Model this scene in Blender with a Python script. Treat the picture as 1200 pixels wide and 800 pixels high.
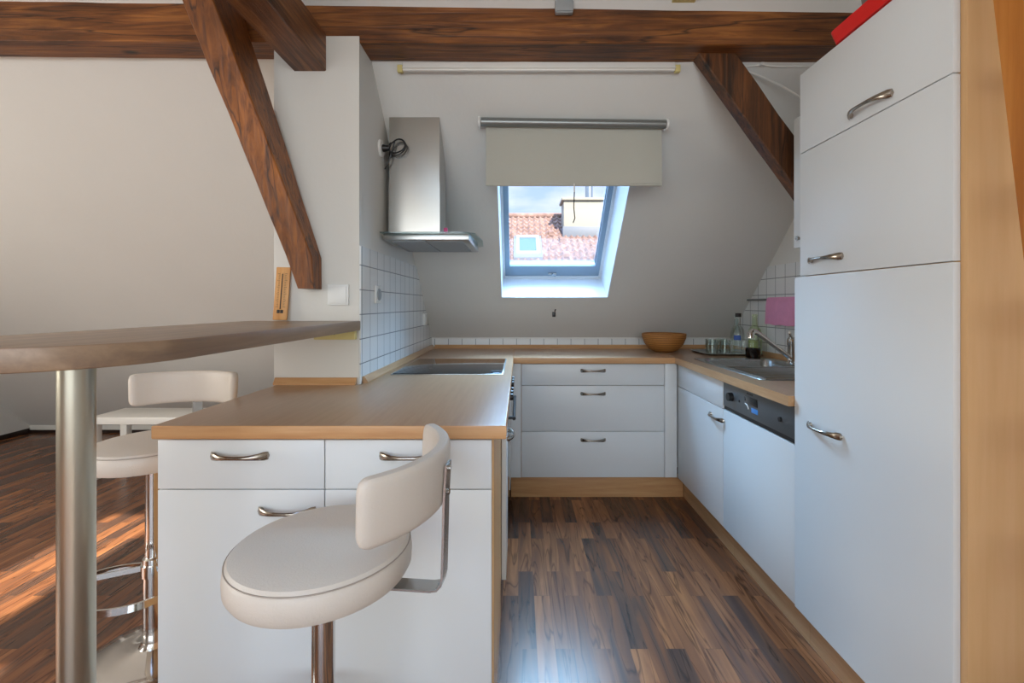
import bpy, bmesh, math, random
from mathutils import Vector, Matrix
random.seed(7)
for o in list(bpy.data.objects): bpy.data.objects.remove(o)
SC = bpy.context.scene
COL = SC.collection
PI = math.pi
def lin(h):
    h = h.lstrip('#'); v = [int(h[i:i+2], 16)/255 for i in (0, 2, 4)]
    return tuple((c/12.92 if c <= .04045 else ((c+.055)/1.055)**2.4) for c in v) + (1,)

# ------------------------------------------------------------------ camera
H = 1.225
F = 533.0
cd = bpy.data.cameras.new('camera'); cam = bpy.data.objects.new('camera', cd); COL.objects.link(cam)
cam.location = (0, 0, H); cam.rotation_euler = (PI/2, 0, 0)
cd.sensor_width = 36; cd.lens = 36*F/1200
cd.shift_x = -8/1200; cd.shift_y = -43/1200
cd.clip_start = .02; cd.clip_end = 200
SC.camera = cam
SC.view_settings.view_transform = 'Standard'; SC.view_settings.look = 'None'
SC.view_settings.gamma = 1; SC.view_settings.use_curve_mapping = False
SC.view_settings.exposure = 0.12

# ------------------------------------------------------------------ world: hazy blue sky
w = bpy.data.worlds.new('sky'); SC.world = w; w.use_nodes = True
nt = w.node_tree; nt.nodes.clear()
def N(nt, t, **kw):
    n = nt.nodes.new(t)
    for k, v in kw.items(): setattr(n, k, v)
    return n
out = N(nt, 'ShaderNodeOutputWorld'); bg = N(nt, 'ShaderNodeBackground')
tc = N(nt, 'ShaderNodeTexCoord'); sp = N(nt, 'ShaderNodeSeparateXYZ')
rmp = N(nt, 'ShaderNodeValToRGB')
rmp.color_ramp.elements[0].position = 0.0; rmp.color_ramp.elements[0].color = lin('#dbe8f7')
rmp.color_ramp.elements[1].position = 0.6; rmp.color_ramp.elements[1].color = lin('#7fa6e0')
e = rmp.color_ramp.elements.new(.28); e.color = lin('#a9c8f5')
nz = N(nt, 'ShaderNodeTexNoise'); nz.inputs['Scale'].default_value = 5; nz.inputs['Detail'].default_value = 6
mp = N(nt, 'ShaderNodeMapping'); mp.inputs['Scale'].default_value = (1, 1, 3)
cr = N(nt, 'ShaderNodeValToRGB'); cr.color_ramp.elements[0].position = .5; cr.color_ramp.elements[1].position = .75
mx = N(nt, 'ShaderNodeMixRGB'); mx.inputs[2].default_value = lin('#eef3fa')
nt.links.new(tc.outputs['Generated'], sp.inputs[0]); nt.links.new(sp.outputs['Z'], rmp.inputs[0])
nt.links.new(tc.outputs['Generated'], mp.inputs[0]); nt.links.new(mp.outputs[0], nz.inputs['Vector'])
nt.links.new(nz.outputs['Fac'], cr.inputs[0]); nt.links.new(cr.outputs[0], mx.inputs[0])
nt.links.new(rmp.outputs[0], mx.inputs[1]); nt.links.new(mx.outputs[0], bg.inputs[0])
# high sky boosted above the visible haze to light the kitchen
st = N(nt, 'ShaderNodeMapRange'); st.inputs['From Min'].default_value = .32; st.inputs['From Max'].default_value = .6
st.inputs['To Min'].default_value = 1.25; st.inputs['To Max'].default_value = 6.0
nt.links.new(sp.outputs['Z'], st.inputs[0]); nt.links.new(st.outputs[0], bg.inputs[1])
nt.links.new(bg.outputs[0], out.inputs[0])

# ------------------------------------------------------------------ sun and added daylight fill lamps
SUN = Vector((-.35, .68, -.64)).normalized()
def look(o, d): o.rotation_euler = Vector(d).to_track_quat('-Z', 'Y').to_euler()
sl = bpy.data.lights.new('sun', 'SUN'); sl.energy = 15; sl.angle = math.radians(.8); sl.color = (1, .93, .80)
so = bpy.data.objects.new('sun', sl); COL.objects.link(so); look(so, SUN)
def area(name, loc, d, sx, sy, power, color):
    l = bpy.data.lights.new(name, 'AREA'); l.shape = 'RECTANGLE'; l.size = sx; l.size_y = sy
    l.energy = power; l.color = color
    o = bpy.data.objects.new(name, l); COL.objects.link(o); o.location = loc; look(o, d)
    return o
# added lamps: sky fill outside the kitchen pane, unseen fill at rear and gable
area('kitchen_sky_fill', (1.2, 5.2, 4.9), (-.1, -.7, -.66), 7.0, 2.6, 1900, (.40, .70, 1))
po = area('sky_portal', (.245, 3.22, 2.05), -Vector((0, .694, .72)), .80, 1.25, 1, (1, 1, 1)); po.data.cycles.is_portal = True
area('rear_fill', (-.6, -2.85, 1.55), (0, 1, -.05), 3.4, 1.5, 58, (.93, .985, .98))
area('gable_fill', (-4.55, .2, 1.45), (1, .25, -.1), 1.8, 1.3, 46, (1, .92, .78))

# ------------------------------------------------------------------ materials
M = {}
def mat(name, color, rough=.5, metal=0., bump=0., bscale=30, var=0., vscale=3, stretch=(1, 1, 1), spec=None, coat=0., rot=(0,0,0)):
    m = bpy.data.materials.new(name); m.use_nodes = True; nt = m.node_tree
    p = nt.nodes['Principled BSDF']
    c = lin(color) if isinstance(color, str) else color
    p.inputs['Base Color'].default_value = c; p.inputs['Roughness'].default_value = rough
    p.inputs['Metallic'].default_value = metal
    if spec is not None: p.inputs['Specular IOR Level'].default_value = spec
    if coat: p.inputs['Coat Weight'].default_value = coat
    t = N(nt, 'ShaderNodeTexCoord'); mpp = N(nt, 'ShaderNodeMapping'); mpp.inputs['Scale'].default_value = stretch
    mpp.inputs['Rotation'].default_value = rot
    nt.links.new(t.outputs['Object'], mpp.inputs[0])
    if var or not bump:
        n = N(nt, 'ShaderNodeTexNoise'); n.inputs['Scale'].default_value = vscale; n.inputs['Detail'].default_value = 4
        nt.links.new(mpp.outputs[0], n.inputs['Vector'])
        hs = N(nt, 'ShaderNodeHueSaturation'); hs.inputs['Color'].default_value = c
        mr = N(nt, 'ShaderNodeMapRange'); v = max(var, .02)
        mr.inputs['To Min'].default_value = 1-v*1.5; mr.inputs['To Max'].default_value = 1+v*1.5
        nt.links.new(n.outputs['Fac'], mr.inputs[0]); nt.links.new(mr.outputs[0], hs.inputs['Value'])
        nt.links.new(hs.outputs[0], p.inputs['Base Color'])
    if bump:
        n = N(nt, 'ShaderNodeTexNoise'); n.inputs['Scale'].default_value = bscale; n.inputs['Detail'].default_value = 5
        nt.links.new(mpp.outputs[0], n.inputs['Vector'])
        b = N(nt, 'ShaderNodeBump'); b.inputs['Strength'].default_value = bump; b.inputs['Distance'].default_value = .01
        nt.links.new(n.outputs['Fac'], b.inputs['Height']); nt.links.new(b.outputs[0], p.inputs['Normal'])
    M[name] = m; return m

def wood(name, c0, c1, c2, axis, rough=.4, fine=1.0, knots=False, bump=.1, s=1.0):
    """grain along axis 0/1/2"""
    m = bpy.data.materials.new(name); m.use_nodes = True; nt = m.node_tree; p = nt.nodes['Principled BSDF']
    p.inputs['Roughness'].default_value = rough
    t = N(nt, 'ShaderNodeTexCoord'); mpp = N(nt, 'ShaderNodeMapping')
    sc = [14*s]*3; sc[axis] = .9*s; mpp.inputs['Scale'].default_value = sc
    nt.links.new(t.outputs['Object'], mpp.inputs[0])
    n = N(nt, 'ShaderNodeTexNoise'); n.inputs['Scale'].default_value = 1.6*fine; n.inputs['Detail'].default_value = 8
    n.inputs['Roughness'].default_value = .6; n.inputs['Distortion'].default_value = .9 if knots else .2
    nt.links.new(mpp.outputs[0], n.inputs['Vector'])
    r = N(nt, 'ShaderNodeValToRGB'); cr = r.color_ramp
    cr.elements[0].position = .32; cr.elements[0].color = lin(c0); cr.elements[1].position = .68; cr.elements[1].color = lin(c2)
    e = cr.elements.new(.5); e.color = lin(c1)
    nt.links.new(n.outputs['Fac'], r.inputs[0]); last = r.outputs[0]
    hgt = n.outputs['Fac']
    if knots:
        # long drying cracks and dark weathered patches
        m2 = N(nt, 'ShaderNodeMapping'); s2 = [7.0]*3; s2[axis] = .55; m2.inputs['Scale'].default_value = s2
        nt.links.new(t.outputs['Object'], m2.inputs[0])
        n2 = N(nt, 'ShaderNodeTexNoise'); n2.inputs['Scale'].default_value = 1.3; n2.inputs['Detail'].default_value = 3
        nt.links.new(m2.outputs[0], n2.inputs['Vector'])
        ab = N(nt, 'ShaderNodeMath', operation='SUBTRACT'); ab.inputs[1].default_value = .5
        nt.links.new(n2.outputs['Fac'], ab.inputs[0])
        a2 = N(nt, 'ShaderNodeMath', operation='ABSOLUTE'); nt.links.new(ab.outputs[0], a2.inputs[0])
        cr2 = N(nt, 'ShaderNodeValToRGB'); cr2.color_ramp.elements[0].position = .0; cr2.color_ramp.elements[0].color = (.12, .10, .09, 1)
        cr2.color_ramp.elements[1].position = .012; cr2.color_ramp.elements[1].color = (1, 1, 1, 1)
        nt.links.new(a2.outputs[0], cr2.inputs[0])
        mu = N(nt, 'ShaderNodeMixRGB', blend_type='MULTIPLY'); mu.inputs[0].default_value = .85
        nt.links.new(last, mu.inputs[1]); nt.links.new(cr2.outputs[0], mu.inputs[2]); last = mu.outputs[0]
        n3 = N(nt, 'ShaderNodeTexNoise'); n3.inputs['Scale'].default_value = 2.3; n3.inputs['Detail'].default_value = 5
        nt.links.new(t.outputs['Object'], n3.inputs['Vector'])
        cr3 = N(nt, 'ShaderNodeValToRGB'); cr3.color_ramp.elements[0].position = .35; cr3.color_ramp.elements[0].color = (.45, .42, .40, 1)
        cr3.color_ramp.elements[1].position = .62; cr3.color_ramp.elements[1].color = (1.1, 1.1, 1.1, 1)
        nt.links.new(n3.outputs['Fac'], cr3.inputs[0])
        mu2 = N(nt, 'ShaderNodeMixRGB', blend_type='MULTIPLY'); mu2.inputs[0].default_value = .8
        nt.links.new(last, mu2.inputs[1]); nt.links.new(cr3.outputs[0], mu2.inputs[2]); last = mu2.outputs[0]
        vo = N(nt, 'ShaderNodeTexVoronoi'); vo.inputs['Scale'].default_value = 2.1
        m3 = N(nt, 'ShaderNodeMapping'); s3 = [2.0]*3; s3[axis] = 1.0; m3.inputs['Scale'].default_value = s3
        nt.links.new(t.outputs['Object'], m3.inputs[0]); nt.links.new(m3.outputs[0], vo.inputs['Vector'])
        cr4 = N(nt, 'ShaderNodeValToRGB'); cr4.color_ramp.elements[0].position = .035; cr4.color_ramp.elements[0].color = (.12, .09, .07, 1)
        cr4.color_ramp.elements[1].position = .10; cr4.color_ramp.elements[1].color = (1, 1, 1, 1)
        nt.links.new(vo.outputs['Distance'], cr4.inputs[0])
        mu3 = N(nt, 'ShaderNodeMixRGB', blend_type='MULTIPLY'); mu3.inputs[0].default_value = 1
        nt.links.new(last, mu3.inputs[1]); nt.links.new(cr4.outputs[0], mu3.inputs[2]); last = mu3.outputs[0]
    nt.links.new(last, p.inputs['Base Color'])
    b = N(nt, 'ShaderNodeBump'); b.inputs['Strength'].default_value = bump; b.inputs['Distance'].default_value = .01
    nt.links.new(hgt, b.inputs['Height']); nt.links.new(b.outputs[0], p.inputs['Normal'])
    M[name] = m; return m

def tile_mat(name, axes, org=(0, 0)):
    """white 10 cm wall tiles with grey joints; axes = the two coordinates that run in the wall"""
    m = bpy.data.materials.new(name); m.use_nodes = True; nt = m.node_tree; p = nt.nodes['Principled BSDF']
    p.inputs['Roughness'].default_value = .18
    t = N(nt, 'ShaderNodeTexCoord'); s = N(nt, 'ShaderNodeSeparateXYZ'); c = N(nt, 'ShaderNodeCombineXYZ')
    nt.links.new(t.outputs['Object'], s.inputs[0])
    for i, a in enumerate(axes):
        ad = N(nt, 'ShaderNodeMath', operation='SUBTRACT'); ad.inputs[1].default_value = org[i]-5
        nt.links.new(s.outputs[a], ad.inputs[0]); nt.links.new(ad.outputs[0], c.inputs[i])
    b = N(nt, 'ShaderNodeTexBrick'); b.offset = 0; b.inputs['Scale'].default_value = 1
    b.inputs['Brick Width'].default_value = .1025; b.inputs['Row Height'].default_value = .1025
    b.inputs['Mortar Size'].default_value = .0022; b.inputs['Mortar Smooth'].default_value = .1
    b.inputs['Color1'].default_value = lin('#eef0f0'); b.inputs['Color2'].default_value = lin('#e6e9ea'); b.inputs['Mortar'].default_value = lin('#8f9498')
    nt.links.new(c.outputs[0], b.inputs['Vector']); nt.links.new(b.outputs['Color'], p.inputs['Base Color'])
    bu = N(nt, 'ShaderNodeBump'); bu.invert = True; bu.inputs['Strength'].default_value = .4; bu.inputs['Distance'].default_value = .002
    nt.links.new(b.outputs['Fac'], bu.inputs['Height']); nt.links.new(bu.outputs[0], p.inputs['Normal'])
    M[name] = m; return m

def floor_mat():
    m = bpy.data.materials.new('walnut_laminate'); m.use_nodes = True; nt = m.node_tree; p = nt.nodes['Principled BSDF']
    p.inputs['Roughness'].default_value = .27
    t = N(nt, 'ShaderNodeTexCoord'); s = N(nt, 'ShaderNodeSeparateXYZ'); c = N(nt, 'ShaderNodeCombineXYZ')
    nt.links.new(t.outputs['Object'], s.inputs[0])
    ay = N(nt, 'ShaderNodeMath', operation='ADD'); ay.inputs[1].default_value = 20
    ax = N(nt, 'ShaderNodeMath', operation='ADD'); ax.inputs[1].default_value = 20
    nt.links.new(s.outputs['Y'], ay.inputs[0]); nt.links.new(s.outputs['X'], ax.inputs[0])
    nt.links.new(ay.outputs[0], c.inputs[0]); nt.links.new(ax.outputs[0], c.inputs[1])
    b = N(nt, 'ShaderNodeTexBrick'); b.offset = .37; b.offset_frequency = 2; b.squash = 1.0
    b.inputs['Scale'].default_value = 1; b.inputs['Brick Width'].default_value = .47; b.inputs['Row Height'].default_value = .066
    b.inputs['Mortar Size'].default_value = .0006; b.inputs['Mortar Smooth'].default_value = 0; b.inputs['Bias'].default_value = 0
    b.inputs['Color1'].default_value = (0, 0, 0, 1); b.inputs['Color2'].default_value = (1, 1, 1, 1); b.inputs['Mortar'].default_value = (.3, .3, .3, 1)
    nt.links.new(c.outputs[0], b.inputs['Vector'])
    # grain, shifted per strip
    mp = N(nt, 'ShaderNodeVectorMath', operation='MULTIPLY'); mp.inputs[1].default_value = (1.6, 17, 1)
    nt.links.new(c.outputs[0], mp.inputs[0])
    cz = N(nt, 'ShaderNodeCombineXYZ'); mz = N(nt, 'ShaderNodeMath', operation='MULTIPLY'); mz.inputs[1].default_value = 37
    nt.links.new(b.outputs['Color'], mz.inputs[0]); nt.links.new(mz.outputs[0], cz.inputs[2]); nt.links.new(mz.outputs[0], cz.inputs[0])
    ad = N(nt, 'ShaderNodeVectorMath', operation='ADD'); nt.links.new(mp.outputs[0], ad.inputs[0]); nt.links.new(cz.outputs[0], ad.inputs[1])
    n = N(nt, 'ShaderNodeTexNoise'); n.inputs['Scale'].default_value = 1.25; n.inputs['Detail'].default_value = 7; n.inputs['Distortion'].default_value = .9
    nt.links.new(ad.outputs[0], n.inputs['Vector'])
    mixf = N(nt, 'ShaderNodeMath', operation='MULTIPLY_ADD'); mixf.inputs[1].default_value = .34
    sc = N(nt, 'ShaderNodeMath', operation='MULTIPLY'); sc.inputs[1].default_value = .68
    nt.links.new(n.outputs['Fac'], sc.inputs[0]); nt.links.new(b.outputs['Color'], mixf.inputs[0]); nt.links.new(sc.outputs[0], mixf.inputs[2])
    r = N(nt, 'ShaderNodeValToRGB'); cr = r.color_ramp
    cr.elements[0].position = .22; cr.elements[0].color = lin('#43302a'); cr.elements[1].position = .78; cr.elements[1].color = lin('#aa7146')
    for pos, col in ((.38, '#5c4132'), (.52, '#774b31'), (.64, '#8d5c3b')):
        e = cr.elements.new(pos); e.color = lin(col)
    nt.links.new(mixf.outputs[0], r.inputs[0])
    # black veins
    n2 = N(nt, 'ShaderNodeTexNoise'); n2.inputs['Scale'].default_value = .8; n2.inputs['Detail'].default_value = 2; n2.inputs['Distortion'].default_value = 1.4
    nt.links.new(ad.outputs[0], n2.inputs['Vector'])
    sb = N(nt, 'ShaderNodeMath', operation='SUBTRACT'); sb.inputs[1].default_value = .5; nt.links.new(n2.outputs['Fac'], sb.inputs[0])
    ab = N(nt, 'ShaderNodeMath', operation='ABSOLUTE'); nt.links.new(sb.outputs[0], ab.inputs[0])
    r2 = N(nt, 'ShaderNodeValToRGB'); r2.color_ramp.elements[0].color = (.22, .2, .2, 1); r2.color_ramp.elements[1].position = .03; r2.color_ramp.elements[1].color = (1, 1, 1, 1)
    nt.links.new(ab.outputs[0], r2.inputs[0])
    mu = N(nt, 'ShaderNodeMixRGB', blend_type='MULTIPLY'); mu.inputs[0].default_value = .75
    nt.links.new(r.outputs[0], mu.inputs[1]); nt.links.new(r2.outputs[0], mu.inputs[2]); nt.links.new(mu.outputs[0], p.inputs['Base Color'])
    M['floor'] = m

def glass_mat(name, color=(1, 1, 1, 1), fac=.10, rough=.02, gcol=(1, 1, 1, 1)):
    """thin glass: light goes straight through, with a mirror sheen growing to the edges"""
    m = bpy.data.materials.new(name); m.use_nodes = True; nt = m.node_tree
    nt.nodes.clear(); o = N(nt, 'ShaderNodeOutputMaterial'); tr = N(nt, 'ShaderNodeBsdfTransparent'); gl = N(nt, 'ShaderNodeBsdfGlossy')
    tr.inputs[0].default_value = color; gl.inputs['Roughness'].default_value = rough; gl.inputs[0].default_value = gcol
    fr = N(nt, 'ShaderNodeLayerWeight'); fr.inputs[0].default_value = .35
    mr = N(nt, 'ShaderNodeMath', operation='MULTIPLY_ADD'); mr.inputs[1].default_value = .5; mr.inputs[2].default_value = fac
    nt.links.new(fr.outputs['Fresnel'], mr.inputs[0])
    mx = N(nt, 'ShaderNodeMixShader'); nt.links.new(mr.outputs[0], mx.inputs[0]); nt.links.new(tr.outputs[0], mx.inputs[1]); nt.links.new(gl.outputs[0], mx.inputs[2])
    nt.links.new(mx.outputs[0], o.inputs[0]); M[name] = m

mat('plaster', '#dddcd8', .85, bump=.12, bscale=38, var=.015, vscale=2.2)
mat('plaster_smooth', '#dcdad4', .85, bump=.05, bscale=60)
mat('ceiling_white', '#e6e6de', .8, bump=.05, bscale=60)
mat('window_white', '#e2e5e8', .35)
mat('sash_grey', '#8fa3b4', .35, .2)
mat('cabinet_white', '#dfe3e5', .36, bump=.015, bscale=120, stretch=(1, 1, .04))
mat('cabinet_edge', '#e6e9e8', .4)
mat('steel', '#b9bcbc', .27, 1, bump=.01, bscale=40, stretch=(1, 1, 30))
mat('steel_hood', '#bcb8b2', .24, 1, var=.02)
mat('steel_tube', '#b9b5a6', .33, 1, bump=.03, bscale=30, stretch=(1, 1, 25))
mat('chrome', '#d9d6d2', .10, 1)
mat('handle_metal', '#a39a8f', .2, 1)
mat('leather', '#d6cdc2', .42, bump=.12, bscale=260, var=.02, vscale=5)
mat('black_glass', '#15181b', .08, coat=.3)
mat('black_plastic', '#141416', .35)
mat('dark_rubber', '#1b1a1a', .6)
mat('panel_grey', '#6d7072', .38, .55)
mat('white_plastic', '#e9e9e6', .4)
mat('grey_plastic', '#9b9fa1', .45)
mat('blind_cloth', '#b9b8ae', .9, bump=.15, bscale=300, var=.02)
mat('roller_metal', '#8d908f', .35, .7)
mat('skirting', '#2a1d18', .5)
mat('pink_towel', '#f0a6cc', .95, bump=.6, bscale=220, var=.06, vscale=30)
mat('red', '#e01208', .35)
mat('grey_cloth', '#8d8884', .9, bump=.3, bscale=90)
mat('pale_yellow', '#d8c988', .7, var=.05)
mat('blue_sticker', '#4d8fd6', .35)
mat('blue_label', '#3b62b0', .5)
mat('coffee', '#120a07', .15)
mat('lemonade', '#b5bd78', .2)
mat('cream_render', '#858175', .85, bump=.2, bscale=6, var=.04)
mat('lead_grey', '#5f646b', .6)
mat('pink_plastic', '#d24e86', .35)
mat('sky_reflection_pane', '#35507a', .25, .0)  # reflected sky put into the blue of the neighbour's skylight pane
mat('roof_white', '#74777b', .5)
mat('seam', '#a89d92', .5)
mat('ink', '#2b2622', .6)
mat('table_white', '#eceae4', .35)
mat('pad_brown', '#8a6846', .7)
wood('beech_x', '#bf8d60', '#c99a6b', '#d3a678', 0, .38, 1.4, bump=.02, s=1.6)
wood('beech_y', '#b38a62', '#bd956c', '#c8a27a', 1, .38, 1.4, bump=.02, s=1.6)
wood('beech_z', '#d4a976', '#d9af7d', '#ddb484', 2, .42, 1.2, bump=.02)
wood('worktop_top', '#ab8768', '#b08d6e', '#b69374', 1, .28, 1.5, bump=.01, s=1.6)
wood('timber_x', '#4c2a12', '#7e4a20', '#a26730', 0, .45, 1.2, True, .4, 1.5)
wood('timber_y', '#4a2c18', '#7b4c29', '#9f6b3e', 1, .45, 1.2, True, .4, 1.5)
wood('timber_z', '#582f0e', '#8a4e18', '#a96522', 2, .42, 1.2, True, .4, 1.5)
wood('timber_dark', '#33200f', '#5a3518', '#7f4d26', 2, .5, 1.2, True, .4, 1.5)
wood('oak_honey', '#b06a26', '#c27a32', '#d08a40', 2, .4, 1.3, bump=.05)
wood('bar_walnut', '#7a6352', '#92785f', '#a68a70', 1, .35, 1.0, bump=.05)
wood('thermo_wood', '#c68a4c', '#d29a5c', '#dba86e', 2, .5, 1.5, bump=.03)
tile_mat('tiles_side', ('Y', 'Z'), (1.88, 1.47)); tile_mat('tiles_far', ('X', 'Z'), (-.655, .9695))
floor_mat()
glass_mat('pane_glass', fac=0.0); glass_mat('clear_glass', (.93, .97, .96, 1), .03); glass_mat('hood_glass', (.60, .72, .72, 1), .12)
glass_mat('green_glass', (.90, .96, .80, 1), .03)
def basket_mat():
    m = bpy.data.materials.new('basket'); m.use_nodes = True; nt = m.node_tree; p = nt.nodes['Principled BSDF']; p.inputs['Roughness'].default_value = .55
    t = N(nt, 'ShaderNodeTexCoord'); wv = N(nt, 'ShaderNodeTexWave'); wv.bands_direction = 'Z'; wv.inputs['Scale'].default_value = 28; wv.inputs['Distortion'].default_value = 1.5
    wv.inputs['Detail Scale'].default_value = 12
    nt.links.new(t.outputs['Object'], wv.inputs['Vector']); r = N(nt, 'ShaderNodeValToRGB')
    r.color_ramp.elements[0].color = lin('#8a5220'); r.color_ramp.elements[1].color = lin('#c98d48')
    nt.links.new(wv.outputs['Fac'], r.inputs[0]); nt.links.new(r.outputs[0], p.inputs['Base Color'])
    b = N(nt, 'ShaderNodeBump'); b.inputs['Strength'].default_value = .5; b.inputs['Distance'].default_value = .003
    nt.links.new(wv.outputs['Fac'], b.inputs['Height']); nt.links.new(b.outputs[0], p.inputs['Normal'])
    M['basket'] = m
basket_mat()
def rooftile_mat():
    m = bpy.data.materials.new('clay_tiles'); m.use_nodes = True; nt = m.node_tree; p = nt.nodes['Principled BSDF']; p.inputs['Roughness'].default_value = .85
    t = N(nt, 'ShaderNodeTexCoord'); n = N(nt, 'ShaderNodeTexNoise'); n.inputs['Scale'].default_value = 5; n.inputs['Detail'].default_value = 5
    nt.links.new(t.outputs['Object'], n.inputs['Vector']); r = N(nt, 'ShaderNodeValToRGB')
    r.color_ramp.elements[0].position = .35; r.color_ramp.elements[0].color = lin('#695047'); r.color_ramp.elements[1].position = .7; r.color_ramp.elements[1].color = lin('#8a7065')
    nt.links.new(n.outputs['Fac'], r.inputs[0]); nt.links.new(r.outputs[0], p.inputs['Base Color']); M['clay_tiles'] = m
rooftile_mat()

# ------------------------------------------------------------------ mesh helpers
class MB:
    def __init__(s): s.bm = bmesh.new()
    def hexa(s, P, mi=0):
        v = [s.bm.verts.new(p) for p in P]          # 0-3 bottom ring, 4-7 top ring
        for f in ((0, 3, 2, 1), (4, 5, 6, 7), (0, 1, 5, 4), (1, 2, 6, 5), (2, 3, 7, 6), (3, 0, 4, 7)):
            s.bm.faces.new([v[i] for i in f]).material_index = mi
        return v
    def box(s, x0, x1, y0, y1, z0, z1, bev=0., mi=0, seg=2):
        t = bmesh.new()
        P = [(x0, y0, z0), (x1, y0, z0), (x1, y1, z0), (x0, y1, z0), (x0, y0, z1), (x1, y0, z1), (x1, y1, z1), (x0, y1, z1)]
        v = [t.verts.new(p) for p in P]
        for f in ((0, 3, 2, 1), (4, 5, 6, 7), (0, 1, 5, 4), (1, 2, 6, 5), (2, 3, 7, 6), (3, 0, 4, 7)): t.faces.new([v[i] for i in f])
        if bev: bmesh.ops.bevel(t, geom=t.edges[:], offset=bev, segments=seg, profile=.5, affect='EDGES')
        s.merge(t, mi); return s
    def merge(s, t, mi=0, mx=None):
        if mx is not None: bmesh.ops.transform(t, matrix=mx, verts=t.verts)
        mp = {v: s.bm.verts.new(v.co) for v in t.verts}
        for f in t.faces:
            try: s.bm.faces.new([mp[v] for v in f.verts]).material_index = mi
            except ValueError: pass
        t.free()
    def loft(s, rings, mi=0, caps=True, closed=True):
        R = [[s.bm.verts.new(p) for p in r] for r in rings]; n = len(R[0])
        for a, b in zip(R, R[1:]):
            for i in range(n if closed else n-1):
                j = (i+1) % n
                try: s.bm.faces.new([a[i], a[j], b[j], b[i]]).material_index = mi
                except ValueError: pass
        if caps:
            for r, fl in ((R[0], True), (R[-1], False)):
                try: s.bm.faces.new(r[::-1] if fl else r).material_index = mi
                except ValueError: pass
        return s
    def lathe(s, prof, cx, cy, n=40, mi=0, caps=True, z0=0):
        rings = [[(cx+r*math.cos(2*PI*k/n), cy+r*math.sin(2*PI*k/n), z0+z) for k in range(n)] for r, z in prof]
        return s.loft(rings, mi, caps)
    def tube(s, pts, r, n=10, mi=0, caps=True):
        pts = [Vector(p) for p in pts]; rings = []; up = None
        for i, p in enumerate(pts):
            d = (pts[min(i+1, len(pts)-1)]-pts[max(i-1, 0)]).normalized()
            if up is None: up = d.orthogonal().normalized()
            else:
                up = (up-d*up.dot(d))
                up = up.normalized() if up.length > 1e-6 else d.orthogonal().normalized()
            sd = d.cross(up); rr = r[i] if isinstance(r, (list, tuple)) else r
            rings.append([p+up*rr*math.cos(2*PI*k/n)+sd*rr*math.sin(2*PI*k/n) for k in range(n)])
        return s.loft(rings, mi, caps)
    def prism(s, poly, d0, d1, mi=0):
        """poly: list of 3-D points; extruded from +d0 to +d1 (vectors)"""
        return s.loft([[Vector(p)+Vector(d0) for p in poly], [Vector(p)+Vector(d1) for p in poly]], mi)
    def build(s, name, m, parent=None, smooth=True, loc=None):
        bmesh.ops.recalc_face_normals(s.bm, faces=s.bm.faces)
        me = bpy.data.meshes.new(name)
        origin = Vector((0, 0, 0))
        if loc is not None:
            origin = Vector(loc)
            bmesh.ops.translate(s.bm, verts=s.bm.verts, vec=-origin)
        s.bm.to_mesh(me); s.bm.free()
        for x in (m if isinstance(m, (list, tuple)) else [m]): me.materials.append(M[x])
        if smooth:
            me.shade_smooth(); me.set_sharp_from_angle(angle=math.radians(32))
        o = bpy.data.objects.new(name, me); COL.objects.link(o)
        if loc is not None: o.location = origin
        if parent is not None:
            o.parent = parent
            pw = Vector((0, 0, 0)); q = parent
            while q: pw += q.location; q = q.parent
            o.location = o.location-pw
        return o
def thing(name, label, cat, loc=(0, 0, 0), group=None):
    o = bpy.data.objects.new(name, None); COL.objects.link(o); o.location = loc; o.empty_display_size = .05
    o['label'] = label; o['category'] = cat
    if group: o['group'] = group
    return o
def tag(o, label, cat, group=None):
    o['label'] = label; o['category'] = cat
    if group: o['group'] = group
    return o
def struct(o): o['kind'] = 'structure'; return o
def rrect(x0, x1, y0, y1, r, z, n=6):
    P = []
    for cx, cy, a in ((x1-r, y1-r, 0), (x0+r, y1-r, 90), (x0+r, y0+r, 180), (x1-r, y0+r, 270)):
        for k in range(n+1):
            t = math.radians(a+90*k/n); P.append((cx+r*math.cos(t), cy+r*math.sin(t), z))
    return P
def px(x, y, Y):       # a point of the place at distance Y along the line of sight measured on the photograph
    return Vector(((x-608)*Y/F, Y, H-(y-357)*Y/F))

# roof slope: Z = SLC - SLK*Y
SLK = .965; SLC = .97+SLK*3.43
def slz(Y): return SLC-SLK*Y
nn = Vector((0, SLK, 1)).normalized(); uu = Vector((0, -1, SLK)).normalized()

# ================================================================== structure
CEIL = 2.476; XL = -4.69; XR = 1.6; YK = 4.36; YR = -3.0
m_ = MB(); m_.box(XL-.1, XR+.12, YR-.1, YK+.3, -.12, 0); struct(m_.build('floor', 'floor', smooth=False))
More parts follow.
